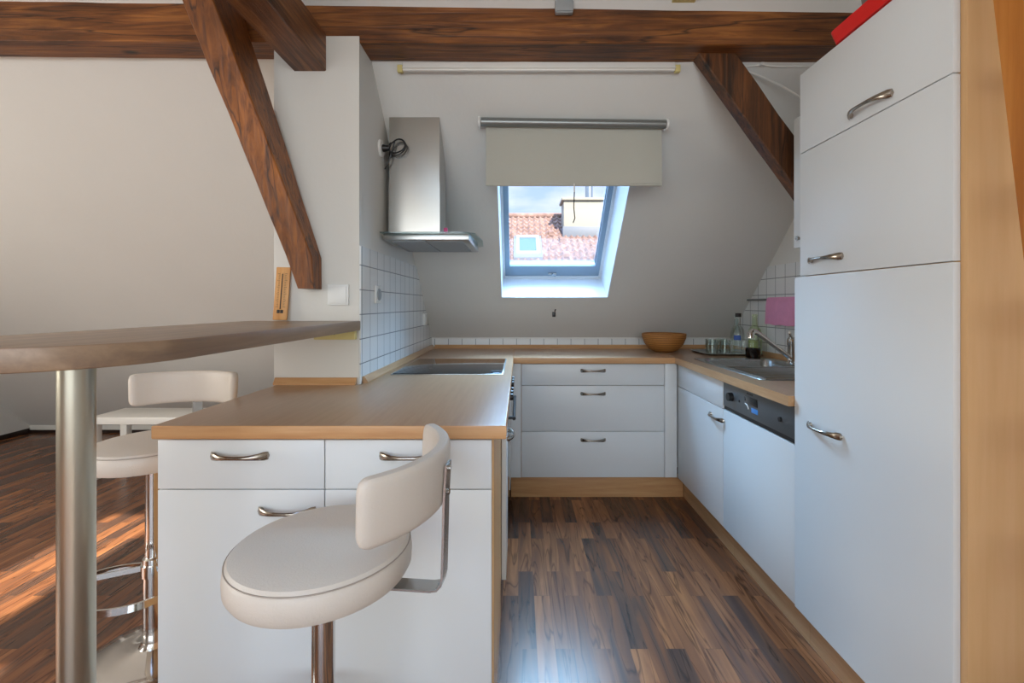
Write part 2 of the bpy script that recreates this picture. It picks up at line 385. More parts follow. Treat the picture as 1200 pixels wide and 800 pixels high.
# ceiling with roof window opening behind the camera (the sun comes through it)
OX0, OX1, OY0, OY1 = -1.02, -.58, -1.02, .02      # roof window opening
QX0, QX1, QY0, QY1 = -1.02, -.28, -2.30, -1.10       # second opening behind it
m_ = MB()
C1 = CEIL+.15
m_.box(XL-.1, OX0, YR-.1, 2.06, CEIL, C1); m_.box(-.28, XR+.12, YR-.1, 2.06, CEIL, C1)
m_.box(OX0, -.28, OY1, 2.06, CEIL, C1); m_.box(OX1, -.28, OY0, OY1, CEIL, C1); m_.box(OX0, -.28, QY1, OY0, CEIL, C1); m_.box(OX0, -.28, YR-.1, QY0, CEIL, C1)
struct(m_.build('ceiling', 'ceiling_white', smooth=False))
m_ = MB()   # left gable with opening added behind the camera for the gable fill lamp
def sp_wall_x(m, x0, x1, y0, y1, z1, wy0, wy1, wz0, wz1):
    m.box(x0, x1, y0, wy0, 0, z1); m.box(x0, x1, wy1, y1, 0, z1); m.box(x0, x1, wy0, wy1, 0, wz0); m.box(x0, x1, wy0, wy1, wz1, z1)
sp_wall_x(m_, XL-.12, XL, YR-.1, YK+.3, CEIL+.1, -.75, 1.15, .8, 2.1)
struct(m_.build('wall_left', 'plaster', smooth=False))
m_ = MB(); m_.box(XR, XR+.12, YR-.1, YK+.3, 0, CEIL+.1); struct(m_.build('wall_right', 'plaster', smooth=False))
m_ = MB()
m_.box(XL, -2.35, YR-.12, YR, 0, CEIL); m_.box(1.15, XR, YR-.12, YR, 0, CEIL); m_.box(-2.35, 1.15, YR-.12, YR, 0, .75); m_.box(-2.35, 1.15, YR-.12, YR, 2.35, CEIL)
struct(m_.build('wall_rear', 'plaster', smooth=False))
# knee wall and skirting of the living side
m_ = MB(); m_.box(XL, -1.01, YK, YK+.1, 0, slz(YK)+.02); struct(m_.build('wall_knee', 'plaster_smooth', smooth=False))
m_ = MB(); m_.box(XL, -1.01, YK-.012, YK, 0, .028, .002); struct(m_.build('baseboard_back', 'skirting'))
m_ = MB(); m_.box(XL, XL+.012, YR, YK-.012, 0, .045, .002); struct(m_.build('baseboard_left', 'skirting'))
# roof slope with the window opening
WX0, WX1 = -.122, .612
IB = Vector((0, 3.117, slz(3.117))); IT = Vector((0, 2.33, slz(2.33)))       # opening on the inner face
OB = Vector((0, 3.40, 1.43)); SL_D = (OB-IB).dot(nn)
FL = 1.12
OT = OB+uu*FL
def sect(m, x0, x1, a, b, c, d):    # a,b inner (low, high), c,d outer (low, high)
    m.hexa([(x0, a.y, a.z), (x1, a.y, a.z), (x1, c.y, c.z), (x0, c.y, c.z), (x0, b.y, b.z), (x1, b.y, b.z), (x1, d.y, d.z), (x0, d.y, d.z)])
LO = Vector((0, YK+.1, slz(YK+.1))); HI = Vector((0, 1.86, slz(1.86)))
LOo = LO+nn*SL_D; HIo = HI+nn*SL_D
m_ = MB(); sect(m_, XL-.1, WX0, LO, HI, LOo, HIo); sect(m_, WX1, XR+.1, LO, HI, LOo, HIo)
sect(m_, WX0, WX1, LO, IB, LOo, OB); sect(m_, WX0, WX1, IT, HI, OT, HIo)
struct(m_.build('wall_back_slope', 'plaster', smooth=False))
# low vertical wall behind the far counter, with its row of tiles
m_ = MB(); m_.box(-.655, XR, 3.43, 3.50, 0, .975); kb = struct(m_.build('wall_back', 'plaster_smooth', smooth=False))
m_ = MB(); m_.box(-.655, XR-.006, 3.424, 3.43, .897, .970); m_.build('tile_row', 'tiles_far', kb, smooth=False)
m_ = MB(); m_.box(-.655, XR-.006, 3.420, 3.43, .970, .980, .002); m_.build('tile_trim', 'white_plastic', kb)
# wall block between living room and kitchen (pillar), follows the slope
PX0, PX1, PY = -1.012, -.66, 1.88
m_ = MB()
poly = [(0, PY, 0), (0, 4.4, 0), (0, 4.4, slz(4.4)+.02), (0, 2.00, slz(2.0)+.02), (0, 2.0, 2.335), (0, PY, 2.335)]
m_.prism(poly, (PX0, 0, 0), (PX1, 0, 0)); pil = struct(m_.build('wall_partition', 'plaster_smooth', smooth=False))
m_ = MB()   # tiles on the kitchen side
TY = (SLC-1.47)/SLK
poly = [(0, PY+.004, .897), (0, 3.424, .897), (0, 3.424, slz(3.424)), (0, TY, 1.47), (0, PY+.004, 1.47)]
m_.prism(poly, (PX1, 0, 0), (PX1+.005, 0, 0)); m_.build('wall_tiles', 'tiles_side', pil, smooth=False)
m_ = MB()
poly = [(0, 1.63, .897), (0, 3.424, .897), (0, 3.424, slz(3.424)), (0, TY, 1.47), (0, 1.63, 1.47)]
wr = bpy.data.objects['wall_right']
m_.prism(poly, (XR-.006, 0, 0), (XR, 0, 0)); m_.build('wall_tiles', 'tiles_side', wr, smooth=False)

# ---------------- roof window
win = struct(thing('window_1', 'x', 'window', (0, 0, 0))); del win['label']; del win['category']
def wpt(x, s, d=0): p = OB+uu*s+nn*d; return Vector((x, p.y, p.z))
def wbox(m, x0, x1, s0, s1, d0, d1):
    m.hexa([wpt(x0, s0, d0), wpt(x1, s0, d0), wpt(x1, s1, d0), wpt(x0, s1, d0), wpt(x0, s0, d1), wpt(x1, s0, d1), wpt(x1, s1, d1), wpt(x0, s1, d1)])
def wframe(m, x0, x1, s0, s1, t, tb, tt, d0, d1):
    wbox(m, x0, x0+t, s0, s1, d0, d1); wbox(m, x1-t, x1, s0, s1, d0, d1)
    wbox(m, x0+t, x1-t, s0, s0+tb, d0, d1); wbox(m, x0+t, x1-t, s1-tt, s1, d0, d1)
m_ = MB(); wframe(m_, WX0, WX1, -.02, FL, .022, .046, .03, -.03, .08); m_.build('window_frame', 'window_white', win, smooth=False)
m_ = MB(); wframe(m_, WX0+.022, WX1-.022, .026, FL-.03, .034, .095, .06, -.012, .05); sash = m_.build('window_sash', 'sash_grey', win, smooth=False)
m_ = MB(); wframe(m_, WX0+.050, WX1-.050, .116, FL-.084, .006, .006, .006, .004, .03); m_.build('glazing_bead', 'window_white', sash, smooth=False)
m_ = MB(); wbox(m_, WX0+.051, WX1-.051, .117, FL-.085, .012, .018); m_.build('pane', 'pane_glass', sash, smooth=False)
m_ = MB(); c = wpt(.245, .055, -.02)
m_.tube([c+Vector((-.03, 0, 0)), c+Vector((.03, 0, 0))], .008); m_.tube([c, c+Vector((0, -.03, -.012)), c+Vector((.02, -.045, -.018))], .007)
m_.build('window_handle', 'steel', sash)
# lining boards of the reveal
m_ = MB(); e_ = .006
def quad_slab(m, a, b, c, d, n):
    n = Vector(n)*e_; m.hexa([a, b, c, d, a+n, b+n, c+n, d+n])
V = Vector
quad_slab(m_, V((WX0, IB.y, IB.z)), V((WX0, OB.y, OB.z)), V((WX0, OT.y, OT.z)), V((WX0, IT.y, IT.z)), (1, 0, 0))
quad_slab(m_, V((WX1, IB.y, IB.z)), V((WX1, OB.y, OB.z)), V((WX1, OT.y, OT.z)), V((WX1, IT.y, IT.z)), (-1, 0, 0))
quad_slab(m_, V((WX0, IB.y, IB.z)), V((WX1, IB.y, IB.z)), V((WX1, OB.y, OB.z)), V((WX0, OB.y, OB.z)), (0, -.4, .9))
quad_slab(m_, V((WX0, IT.y, IT.z)), V((WX1, IT.y, IT.z)), V((WX1, OT.y, OT.z)), V((WX0, OT.y, OT.z)), (0, .3, -.95))
m_.build('window_lining', 'window_white', win, smooth=False)

# ================================================================== timbers
def timber(name, P, m, label, cat='beam', jit=.004, cuts=14, mid=None, ch=.004):
    """hewn timber from an 8-point hexahedron (ends = faces 0-3 and 4-7), edges slightly wavy"""
    mb = MB(); rnd = random.Random(name+label); rings = []
    if mid is not None: rings.append(None)
    for i in range(cuts+1):
        t = i/cuts; r = []
        for k in range(4):
            a = Vector(P[k]).lerp(Vector(P[k+4]), t)
            if 0 < i < cuts: a += Vector((rnd.uniform(-jit, jit), rnd.uniform(-jit, jit), rnd.uniform(-jit, jit)))
            r.append(a)
        rr = []
        for k in range(4):
            p, q, s_ = r[k], r[k-1], r[(k+1) % 4]
            rr.append(p+(q-p).normalized()*ch); rr.append(p+(s_-p).normalized()*ch)
        rings.append(rr)
    if mid is not None:
        r = [Vector(p) for p in mid]; rr = []
        for k in range(4):
            p, q, s_ = r[k], r[k-1], r[(k+1) % 4]
            rr.append(p+(q-p).normalized()*.001); rr.append(p+(s_-p).normalized()*.001)
        rings[0] = rr
    mb.loft(rings); c = sum((Vector(p) for p in P), Vector())/8
    return tag(mb.build(name, m, loc=c), label, cat)
xa, xb = XL+.001, XR-.001
def bf(X): return 1.894+.006*X      # front and back face of the tie beam
def bb(X): return 2.040+.019*X
tb = timber('ceiling_beam', [(xa, 1.850, 2.312), (xa, 1.95, 2.312), (xa, 1.95, 2.4755), (xa, 1.850, 2.4755),
                        (xb, bf(xb), 2.312), (xb, bb(xb), 2.312), (xb, bb(xb), 2.4755), (xb, bf(xb), 2.4755)], 'timber_x',
       'long dark brown timber beam running across the room under the ceiling', jit=.0012, cuts=40, ch=.003)
# tie beam end coming out of the pillar towards the viewer
timber('tie_beam', [(-.931, PY, 2.19), (-.797, PY, 2.19), (-.797, PY, 2.345), (-.931, PY, 2.345),
                    (-.931, .62, 2.19), (-.797, .62, 2.19), (-.797, .62, 2.345), (-.931, .62, 2.345)], 'timber_y',
       'short thick brown beam whose end rests on top of the white pillar', jit=.0015)
# brace crossing in front of the pillar
def zz(y, Y): return H-(y-357)*Y/F
def xx(x, Y): return (x-608)*Y/F
Bf, Tf = 1.790, 1.575
def edge(x0, x1, y0, y1, y): return x0+(x1-x0)*(y-y0)/(y1-y0)
Yb = PY-.002
def V3(x, y, Y): return Vector((xx(x, Y), Y, zz(y, Y)))
A = [V3(349, 338, 1.80), V3(367.5, 338, 1.80), Vector((xx(377, Yb), Yb, zz(338, 1.80))), Vector((xx(349, 1.80), Yb, zz(338, 1.80)))]
fr_ = V3(365, 300, Bf); fl_ = V3(335, 300, Bf)
P = [fl_, fr_, Vector((xx(377, Yb), Yb, fr_.z)), Vector((fl_.x, Yb, fl_.z))]
top_y = -90
tl = edge(213, 335, 0, 300, top_y); tr = edge(250, 365, 0, 300, top_y)
P += [V3(tl, top_y, Tf), V3(tr, top_y, Tf), Vector((xx(tr, Tf), 1.835, zz(top_y, Tf))), Vector((xx(tl, Tf), 1.835, zz(top_y, Tf)))]
zt = min(p.z for p in P[4:])
f_ = (CEIL-.004-P[0].z)/(zt-P[0].z)
if f_ < 1:
    for k in range(4): P[4+k] = P[k].lerp(P[4+k], f_)
timber('diagonal_brace', P, 'timber_z', 'orange brown diagonal timber brace standing against the front of the white pillar', jit=.0015, mid=A)
# right brace
Y0 = 1.965; Y1 = 2.035
a0 = px(822, 68, Y0); a1 = px(866, 68, Y0)
s_l = (928-820)/(226.9-70); zb = .9
def at_y(x0, y0, slope, y): return x0+(y-y0)/slope
by = 330
P = [a0, a1, a1+Vector((0, Y1-Y0, 0)), a0+Vector((0, Y1-Y0, 0))]
b0 = px(at_y(819, 68, 1.36, by), by, Y0); b1 = px(at_y(859, 68, 1.36, by), by, Y0)
P = [px(819, 68, Y0), px(863, 68, Y0), px(863, 68, Y0)+V((0, Y1-Y0, 0)), px(819, 68, Y0)+V((0, Y1-Y0, 0)), b0, b1, b1+V((0, Y1-Y0, 0)), b0+V((0, Y1-Y0, 0))]
for p in P[:4]: p.z = 2.3115
tX = XR-.005
f_ = (tX-P[1].x)/(P[5].x-P[1].x)
for k in range(4): P[4+k] = P[k].lerp(P[4+k], f_)
timber('diagonal_brace', P, 'timber_dark', 'dark brown diagonal brace running down behind the tall cabinet on the right', jit=.0015)

# ================================================================== handles and cabinets
def handle(parent, c, u, n, L=.156, m='handle_metal'):
    """bow handle with flared flat ends: c centre on the front, u along, n outwards"""
    c = V(c); u = V(u); n = V(n); v = n.cross(u); mb = MB(); rings = []
    K = 20
    for i in range(K+1):
        t = -1+2*i/K; a = abs(t)
        off = .026*(1-a**2.6)+.004
        hv = .0048+.0085*a**2.2; th = .0042+.002*a
        if a > .97: hv *= .8; th *= .6
        p = c+u*(t*L/2)+n*off
        rings.append([p+v*hv*math.cos(2*PI*k/12)+n*th*math.sin(2*PI*k/12) for k in range(12)])
    mb.loft(rings)
    for sgn in (-1, 1):
        p = c+u*(sgn*L/2*.93); mb.tube([p+n*.0005, p+n*.008], [.008, .006], 10)
    return mb.build('handle', m, parent)
G = .0015
def front_y(parent, name, x0, x1, z0, z1, y, hx=None, hz=None, m='cabinet_white'):
    mb = MB(); mb.box(x0+G, x1-G, y, y+.018, z0+G, z1-G, .0012)
    f = mb.build(name, m, parent)
    if hx is not None: handle(f, (hx, y, hz), (1, 0, 0), (0, -1, 0))
    return f
def front_x(parent, name, y0, y1, z0, z1, x, hy=None, hz=None, sgn=-1, m='cabinet_white', vertical=False, L=.156):
    mb = MB(); mb.box(min(x, x-sgn*.018), max(x, x-sgn*.018), y0+G, y1-G, z0+G, z1-G, .0012)
    f = mb.build(name, m, parent)
    if hy is not None: handle(f, (x, hy, hz), (0, 0, 1) if vertical else (0, 1, 0), (sgn, 0, 0), L)
    return f
PL, CT, WT = .143, .859, .897
SPL = .7175
# island
for (x0, x1, hx, dx, lab) in ((-.994, -.5335, -.765, -.635, 'white base cabinet with top drawer at the left end of the counter'),
                          (-.5335, -.0735, -.303, -.43, 'white base cabinet with top drawer behind the front bar stool')):
    t = thing('base_cabinet', lab, 'cabinet', ((x0+x1)/2, 1.5, 0), 'base cabinets at the front of the counter')
    mb = MB(); mb.box(x0, x1+(.0035 if x1 > -.1 else 0), 1.269, 1.784 if x1 > -.1 else 1.86, PL, CT); mb.build('cabinet_body', 'beech_z', t, smooth=False)
    mb = MB(); mb.box(x0, x1+(.0025 if x1 > -.1 else 0), 1.30, 1.784, 0, PL); mb.build('plinth', 'beech_x', t, smooth=False)
    d = front_y(t, 'drawer', x0, x1, SPL, CT-.004, 1.25, hx, .812)
    front_y(t, 'door', x0, x1, PL, SPL, 1.25, dx, .662)
# left run: facing the aisle
t = thing('base_cabinet', 'narrow white cabinet beside the oven facing the kitchen aisle', 'cabinet', (-.36, 1.92, 0))
mb = MB(); mb.box(-.654, -.07, 1.886, 2.048, PL, CT); mb.box(-.5, -.07, 1.786, 1.886, PL, CT); mb.build('cabinet_body', 'beech_z', t, smooth=False)
front_x(t, 'door', 1.786, 2.048, PL, CT-.004, -.05, 1.915, .68, 1, L=.13)
mb = MB(); mb.box(-.5, -.11, 1.886, 2.048, 0, PL); mb.build('plinth', 'beech_z', t, smooth=False)
ov = thing('oven', 'built-in oven with black knobs and bar handle under the cooktop', 'oven', (-.36, 2.35, 0))
mb = MB(); mb.box(-.654, -.07, 2.05, 2.648, PL, CT); mb.build('oven_body', 'steel', ov, smooth=False)
mb = MB(); mb.box(-.07, -.052, 2.053, 2.645, .745, CT-.004, .001); mb.build('control_panel', 'steel', ov)
mb = MB(); mb.box(-.07, -.052, 2.053, 2.645, .16, .74, .001); dr = mb.build('oven_door', 'black_glass', ov)
mb = MB(); mb.tube([(-.022, 2.10, .70), (-.022, 2.60, .70)], .0085, 12)
for y in (2.115, 2.585): mb.tube([(-.053, y, .70), (-.022, y, .70)], .007, 10)
mb.build('handle', 'black_plastic', dr)
for i, y in enumerate((2.10, 2.18, 2.26, 2.44, 2.52, 2.60)):
    mb = MB(); rings = []
    for xo, r in ((-.052, .02), (-.044, .02), (-.040, .016), (-.026, .015)):
        rings.append([(xo, y+r*math.cos(2*PI*k/16), .80+r*math.sin(2*PI*k/16)) for k in range(16)])
    mb.loft(rings); mb.build('knob', 'black_plastic', ov)
mb = MB(); mb.box(-.5, -.11, 2.05, 2.648, 0, PL); mb.build('plinth', 'beech_z', ov, smooth=False)
t = thing('corner_cabinet', 'white corner cabinet with narrow filler between oven and drawers', 'cabinet', (-.36, 3, 0))
mb = MB(); mb.box(-.654, -.07, 2.65, 3.42, PL, CT); mb.build('cabinet_body', 'beech_z', t, smooth=False)
front_x(t, 'side_panel', 2.65, 2.85, PL, CT-.004, -.05, sgn=1)
mb = MB(); mb.box(-.07, .0145, 2.85, 2.868, PL, CT-.004, .001); mb.build('filler_panel', 'cabinet_white', t)
# far drawers
t = thing('drawer_cabinet', 'white cabinet of three wide drawers below the roof window', 'cabinet', (.465, 3.1, 0))
mb = MB(); mb.box(.0155, .93, 2.869, 3.42, PL, CT); mb.build('cabinet_body', 'beech_x', t, smooth=False)
for z0, z1, hz in ((.719, CT-.004, .813), (.432, .719, .669), (PL, .432, .38)):
    front_y(t, 'drawer', .016, .914, z0, z1, 2.85, .465, hz)
mb = MB(); mb.box(.916, .992, 2.851, 2.868, PL, CT-.004, .001); mb.build('filler_panel', 'cabinet_white', t)
mb = MB(); mb.box(-.05, 1.048, 2.90, 2.918, 0, PL, .001); mb.box(.0, 1.0, 2.918, 3.0, 0, PL-.001)
mb.build('plinth', 'beech_x', t)
# sink cabinet
t = thing('sink_cabinet', 'white sink cabinet with one door in the right corner', 'cabinet', (1.3, 2.5, 0))
mb = MB(); mb.box(1.0135, 1.595, 2.216, 2.85, PL, .70); mb.box(1.0135, 1.04, 2.216, 2.85, .70, CT); mb.build('cabinet_body', 'beech_z', t, smooth=False)
front_x(t, 'false_drawer', 2.216, 2.85, SPL, CT-.004, .995)
front_x(t, 'door', 2.216, 2.85, PL, SPL, .995, 2.28, .663)
mb = MB(); mb.box(1.05, 1.068, 2.216, 2.90, 0, PL); mb.box(1.068, 1.5, 2.3, 2.85, 0, PL-.001); mb.build('plinth', 'beech_y', t, smooth=False)
# dishwasher
t = thing('dishwasher', 'built-in dishwasher with grey control panel and white door', 'dishwasher', (1.3, 1.92, 0))
mb = MB(); mb.box(1.014, 1.594, 1.641, 2.2135, PL, CT-.002); mb.build('appliance_body', 'dark_rubber', t, smooth=False)
mb = MB(); mb.box(.995, 1.0135, 1.641, 2.212, .738, CT-.004, .0015); cp = mb.build('control_panel', 'panel_grey', t)
mb = MB(); mb.box(.999, 1.0135, 1.641, 2.212, .722, .737); mb.build('grip_strip', 'black_plastic', t, smooth=False)
front_x(t, 'door', 1.639, 2.214, PL, .72, .995)
def disc_x(mb, x0, x1, y, z, r, n=20):
    mb.loft([[(x0, y+r*math.cos(2*PI*k/n), z+r*math.sin(2*PI*k/n)) for k in range(n)], [(x1, y+r*.9*math.cos(2*PI*k/n), z+r*.9*math.sin(2*PI*k/n)) for k in range(n)]])
mb = MB(); disc_x(mb, .9952, .975, 2.125, .795, .021); mb.build('knob', 'black_plastic', cp)
mb = MB(); disc_x(mb, .9952, .993, 2.052, .79, .006); mb.build('indicator', 'black_plastic', cp)
mb = MB(); mb.box(.9925, .9952, 1.895, 2.0, .795, .828, .001); mb.build('display', 'black_glass', cp)
mb = MB(); mb.box(.9938, .9952, 1.893, 1.945, .765, .785, .0004); mb.build('sticker', 'blue_sticker', cp)
mb = MB()
pts = [(.9935, 1.998-.03*math.sin(a), .792-.022*(1-math.cos(a))) for a in [i*.18 for i in range(9)]]
mb.tube(pts, .0022, 6); mb.build('sticker_edge', 'white_plastic', cp)
mb = MB(); disc_x(mb, .9952, .988, 1.728, .79, .010); mb.build('button', 'black_plastic', cp)
mb = MB()
for k in range(6): mb.box(.9945, .9952, 1.985-k*.009-.006, 1.985-k*.009, .836, .843)
mb.build('maker_mark', 'ink', cp, smooth=False)
mb = MB(); mb.box(1.05, 1.068, 1.641, 2.2145, 0, PL); mb.build('plinth', 'beech_y', t, smooth=False)
# tall cabinet
t = thing('tall_cabinet', 'tall white fridge cabinet with three doors and beech side panel', 'cabinet', (1.3, 1.33, 0))
mb = MB(); mb.box(1.0085, 1.596, 1.04, 1.598, PL, 2.035); mb.build('cabinet_body', 'beech_z', t, smooth=False)
mb = MB(); mb.box(1.0085, 1.596, 1.022, 1.0395, 0, 2.035, .001); mb.build('side_panel', 'beech_z', t)
front_x(t, 'door', 1.036, 1.634, PL, 1.324, .990, 1.47, .82)
front_x(t, 'door', 1.036, 1.603, 1.324, 1.754, .990, 1.465, 1.374)
front_x(t, 'door', 1.036, 1.603, 1.754, 2.034, .990, 1.28, 1.786)
mb = MB(); mb.box(1.05, 1.068, 1.04, 1.639, 0, PL); mb.build('plinth', 'beech_y', t, smooth=False)
# wall cabinet
t = thing('wall_cabinet', 'small white wall cabinet just beyond the tall cabinet', 'cabinet', (1.38, 1.78, 1.462))
mb = MB(); mb.box(1.185, 1.594, 1.60, 1.93, 1.462, 2.01); mb.build('cabinet_body', 'cabinet_edge', t, smooth=False)
front_x(t, 'door', 1.60, 1.93, 1.462, 2.01, 1.166)
d = [c for c in t.children if c.name.startswith('door')][0]
mb = MB(); mb.tube([(1.166, 1.885, 1.50), (1.150, 1.885, 1.50)], [.005, .010], 12); mb.build('knob', 'handle_metal', d)

# ================================================================== worktops
def slab(mb, poly, z0, z1, bev=.004):
    t = bmesh.new(); a = [t.verts.new((x, y, z0)) for x, y in poly]; b = [t.verts.new((x, y, z1)) for x, y in poly]; n = len(poly)
    t.faces.new(a[::-1]); t.faces.new(b)
    for i in range(n): t.faces.new([a[i], a[(i+1) % n], b[(i+1) % n], b[i]])
    bmesh.ops.recalc_face_normals(t, faces=t.faces)
    ed = [e for e in t.edges if abs(e.verts[0].co.z-e.verts[1].co.z) < 1e-6]
    if bev: bmesh.ops.bevel(t, geom=ed, offset=bev, segments=3, profile=.5, affect='EDGES')
    mb.merge(t)
def two_tone(o):     # laminate top, sky gloss put into its greyer colour; wood coloured edging around
    me = o.data; me.materials.append(M['worktop_top'])
    for p in me.polygons:
        if p.normal.z > .8: p.material_index = 1
WB = CT+.0005
mb = MB(); slab(mb, [(-.997, 1.234), (-.034, 1.234), (-.034, 3.42), (-.658+.005, 3.42), (-.653, 1.872), (-.997, 1.872)], WB, WT)
o = mb.build('worktop', 'beech_x', loc=(-.4, 2, WT)); two_tone(o)
tag(o, 'beech worktop of the left counter with the cooktop set into it', 'worktop')
def strip(mb, a, b, n, h=.028, d=.022):
    a = V(a); b = V(b); n = V(n)
    sec = [(0, 0), (d, 0), (d, .006), (.007, h), (0, h)]
    mb.loft([[a+n*q+V((0, 0, z)) for q, z in sec], [b+n*q+V((0, 0, z)) for q, z in sec]])
mb = MB(); strip(mb, (-.654, 1.905, WT), (-.654, 3.42, WT), (1, 0, 0)); mb.build('upstand', 'beech_y', o, smooth=False)
mb = MB(); strip(mb, (-1.004, 1.878, WT), (-.668, 1.878, WT), (0, -1, 0)); mb.build('upstand', 'beech_x', o, smooth=False)
mb = MB(); slab(mb, [(-.0335, 2.82), (.9695, 2.82), (.9695, 3.42), (-.0335, 3.42)], WB, WT)
o2 = mb.build('worktop', 'beech_x', loc=(.45, 3.1, WT)); two_tone(o2); tag(o2, 'beech worktop at the back below the roof window', 'worktop')
mb = MB(); strip(mb, (-.632, 3.423, WT), (1.572, 3.423, WT), (0, -1, 0)); mb.build('upstand', 'beech_x', o2, smooth=False)
# right worktop around the sink cut-out
SX0, SX1, SY0, SY1 = 1.085, 1.50, 2.40, 2.72       # basin
mb = MB(); yA = 1.638
mb.box(.97, SX0, yA, 3.42, WB, WT); mb.box(SX1, 1.593, yA, 3.42, WB, WT); mb.box(SX0, SX1, yA, SY0, WB, WT); mb.box(SX0, SX1, SY1, 3.42, WB, WT)
o3 = mb.build('worktop', 'beech_y', loc=(1.25, 2.4, WT), smooth=False); two_tone(o3); tag(o3, 'beech worktop on the right holding the steel sink', 'worktop')
mb = MB(); strip(mb, (1.594, 1.64, WT), (1.594, 3.40, WT), (-1, 0, 0)); mb.build('upstand', 'beech_y', o3, smooth=False)

# cooktop
t = thing('cooktop', 'black glass cooktop with steel rim set in the left counter', 'cooktop', (-.33, 2.42, WT))
mb = MB(); mb.box(-.600, -.072, 2.125, 2.725, WT+.0002, WT+.004, .0015); mb.build('rim', 'steel', t)
mb = MB(); mb.box(-.592, -.080, 2.133, 2.717, WT+.0042, WT+.0065, .001); g = mb.build('glass_plate', 'black_glass', t)

# sink
t = thing('sink', 'stainless steel sink with ribbed drainer set in the right worktop', 'sink', (1.3, 2.35, WT))
mb = MB(); n_ = 6
ro = rrect(1.052, 1.532, 1.965, 2.765, .04, WT+.0005, n_); ro2 = rrect(1.055, 1.529, 1.968, 2.762, .04, WT+.004, n_)
r1 = rrect(SX0+.004, SX1-.004, SY0+.004, SY1-.004, .06, WT+.003, n_); r2 = rrect(SX0+.012, SX1-.012, SY0+.012, SY1-.012, .055, WT-.012, n_)
r3 = rrect(SX0+.025, SX1-.025, SY0+.025, SY1-.025, .05, WT-.13, n_); r4 = rrect(SX0+.05, SX1-.05, SY0+.05, SY1-.05, .04, WT-.145, n_); r5 = rrect(1.27, 1.31, 2.54, 2.58, .018, WT-.148, n_)
mb.loft([ro, ro2, r1, r2, r3, r4, r5], caps=False); mb.build('basin', 'steel', t)
mb = MB()
for k in range(9):
    y = 2.02+k*.037; mb.tube([(1.10, y, WT+.0035), (1.46, y, WT+.0035)], .004, 8)
mb.tube([(1.075, 1.985, WT+.004), (1.505, 1.985, WT+.004), (1.505, 2.375, WT+.004), (1.075, 2.375, WT+.004), (1.075, 1.985, WT+.004)], .003, 8)
mb.build('drainer', 'steel', t)
mb = MB(); mb.lathe([(.03, 0), (.03, .003), (.012, .001)], 1.29, 2.56, 24, z0=WT-.1478); mb.build('drain', 'chrome', t)
t = thing('kitchen_faucet', 'chrome mixer tap with long angled spout beside the sink', 'faucet', (1.5, 2.5, WT+.004))
mb = MB(); mb.lathe([(.027, 0), (.027, .008), (.021, .014), (.021, .10), (.023, .104), (.023, .135), (.014, .146), (.002, .148)], 1.50, 2.50, 28, z0=WT+.0042); mb.build('tap_body', 'chrome', t)
mb = MB(); mb.tube([(1.49, 2.495, WT+.035), (1.44, 2.48, WT+.070), (1.33, 2.447, WT+.142), (1.27, 2.43, WT+.180), (1.245, 2.422, WT+.186), (1.232, 2.418, WT+.170), (1.230, 2.417, WT+.150)], [.013, .0125, .012, .013, .017, .020, .019], 16); mb.build('spout', 'chrome', t)
mb = MB(); mb.tube([(1.50, 2.50, WT+.14), (1.47, 2.46, WT+.165), (1.44, 2.42, WT+.180)], [.009, .007, .006], 12); mb.build('lever', 'chrome', t)

# ================================================================== hood
t = thing('range_hood', 'stainless steel extractor hood with glass canopy over the cooktop', 'range hood', (-.43, 2.4, 1.528))
cx0, cx1, cy0, cy1 = -.634, -.385, 2.215, 2.40
def ch(mb, x0, x1, y0, y1, z0, zt=None):
    za = slz(y0)-.002 if zt is None else zt; zb_ = slz(y1)-.002 if zt is None else zt
    mb.hexa([(x0, y0, z0), (x1, y0, z0), (x1, y1, z0), (x0, y1, z0), (x0, y0, za), (x1, y0, za), (x1, y1, zb_), (x0, y1, zb_)])
mb = MB(); ch(mb, cx0, cx1, cy0, cy1, 1.5655, 1.818); mb.build('lower_duct_cover', 'steel_hood', t, smooth=False)
mb = MB(); ch(mb, cx0+.002, cx1-.002, cy0+.002, cy1-.002, 1.8185); mb.build('upper_duct_cover', 'steel_hood', t, smooth=False)
mb = MB(); mb.box(-.640, -.235, 2.145, 2.64, 1.530, 1.5595, .003); hb = mb.build('hood_body', 'steel', t)
mb = MB()
for a, b in (((-.61, 2.18), (-.45, 2.60)), ((-.44, 2.18), (-.27, 2.60))): mb.box(a[0], b[0], a[1], b[1], 1.527, 1.5302)
mb.build('grease_filter', 'grey_plastic', hb, smooth=False)
mb = MB(); slab(mb, [(-.648, 2.115), (-.26, 2.115), (-.205, 2.16), (-.19, 2.39), (-.205, 2.63), (-.26, 2.67), (-.648, 2.67)], 1.560, 1.5652, .001)
mb.build('glass_canopy', 'hood_glass', t)
tag(MB().box(-.371, -.352, 2.24, 2.262, 1.5657, 1.605, .004).build('lighter', 'pink_plastic', loc=(-.36, 2.25, 1.5657)), 'tiny pink lighter standing on the hood glass', 'lighter')
tag(MB().box(-.345, -.30, 2.25, 2.29, 1.5657, 1.578, .002).build('matchbox', 'white_plastic', loc=(-.32, 2.27, 1.5657)), 'small white box on the hood glass', 'box')
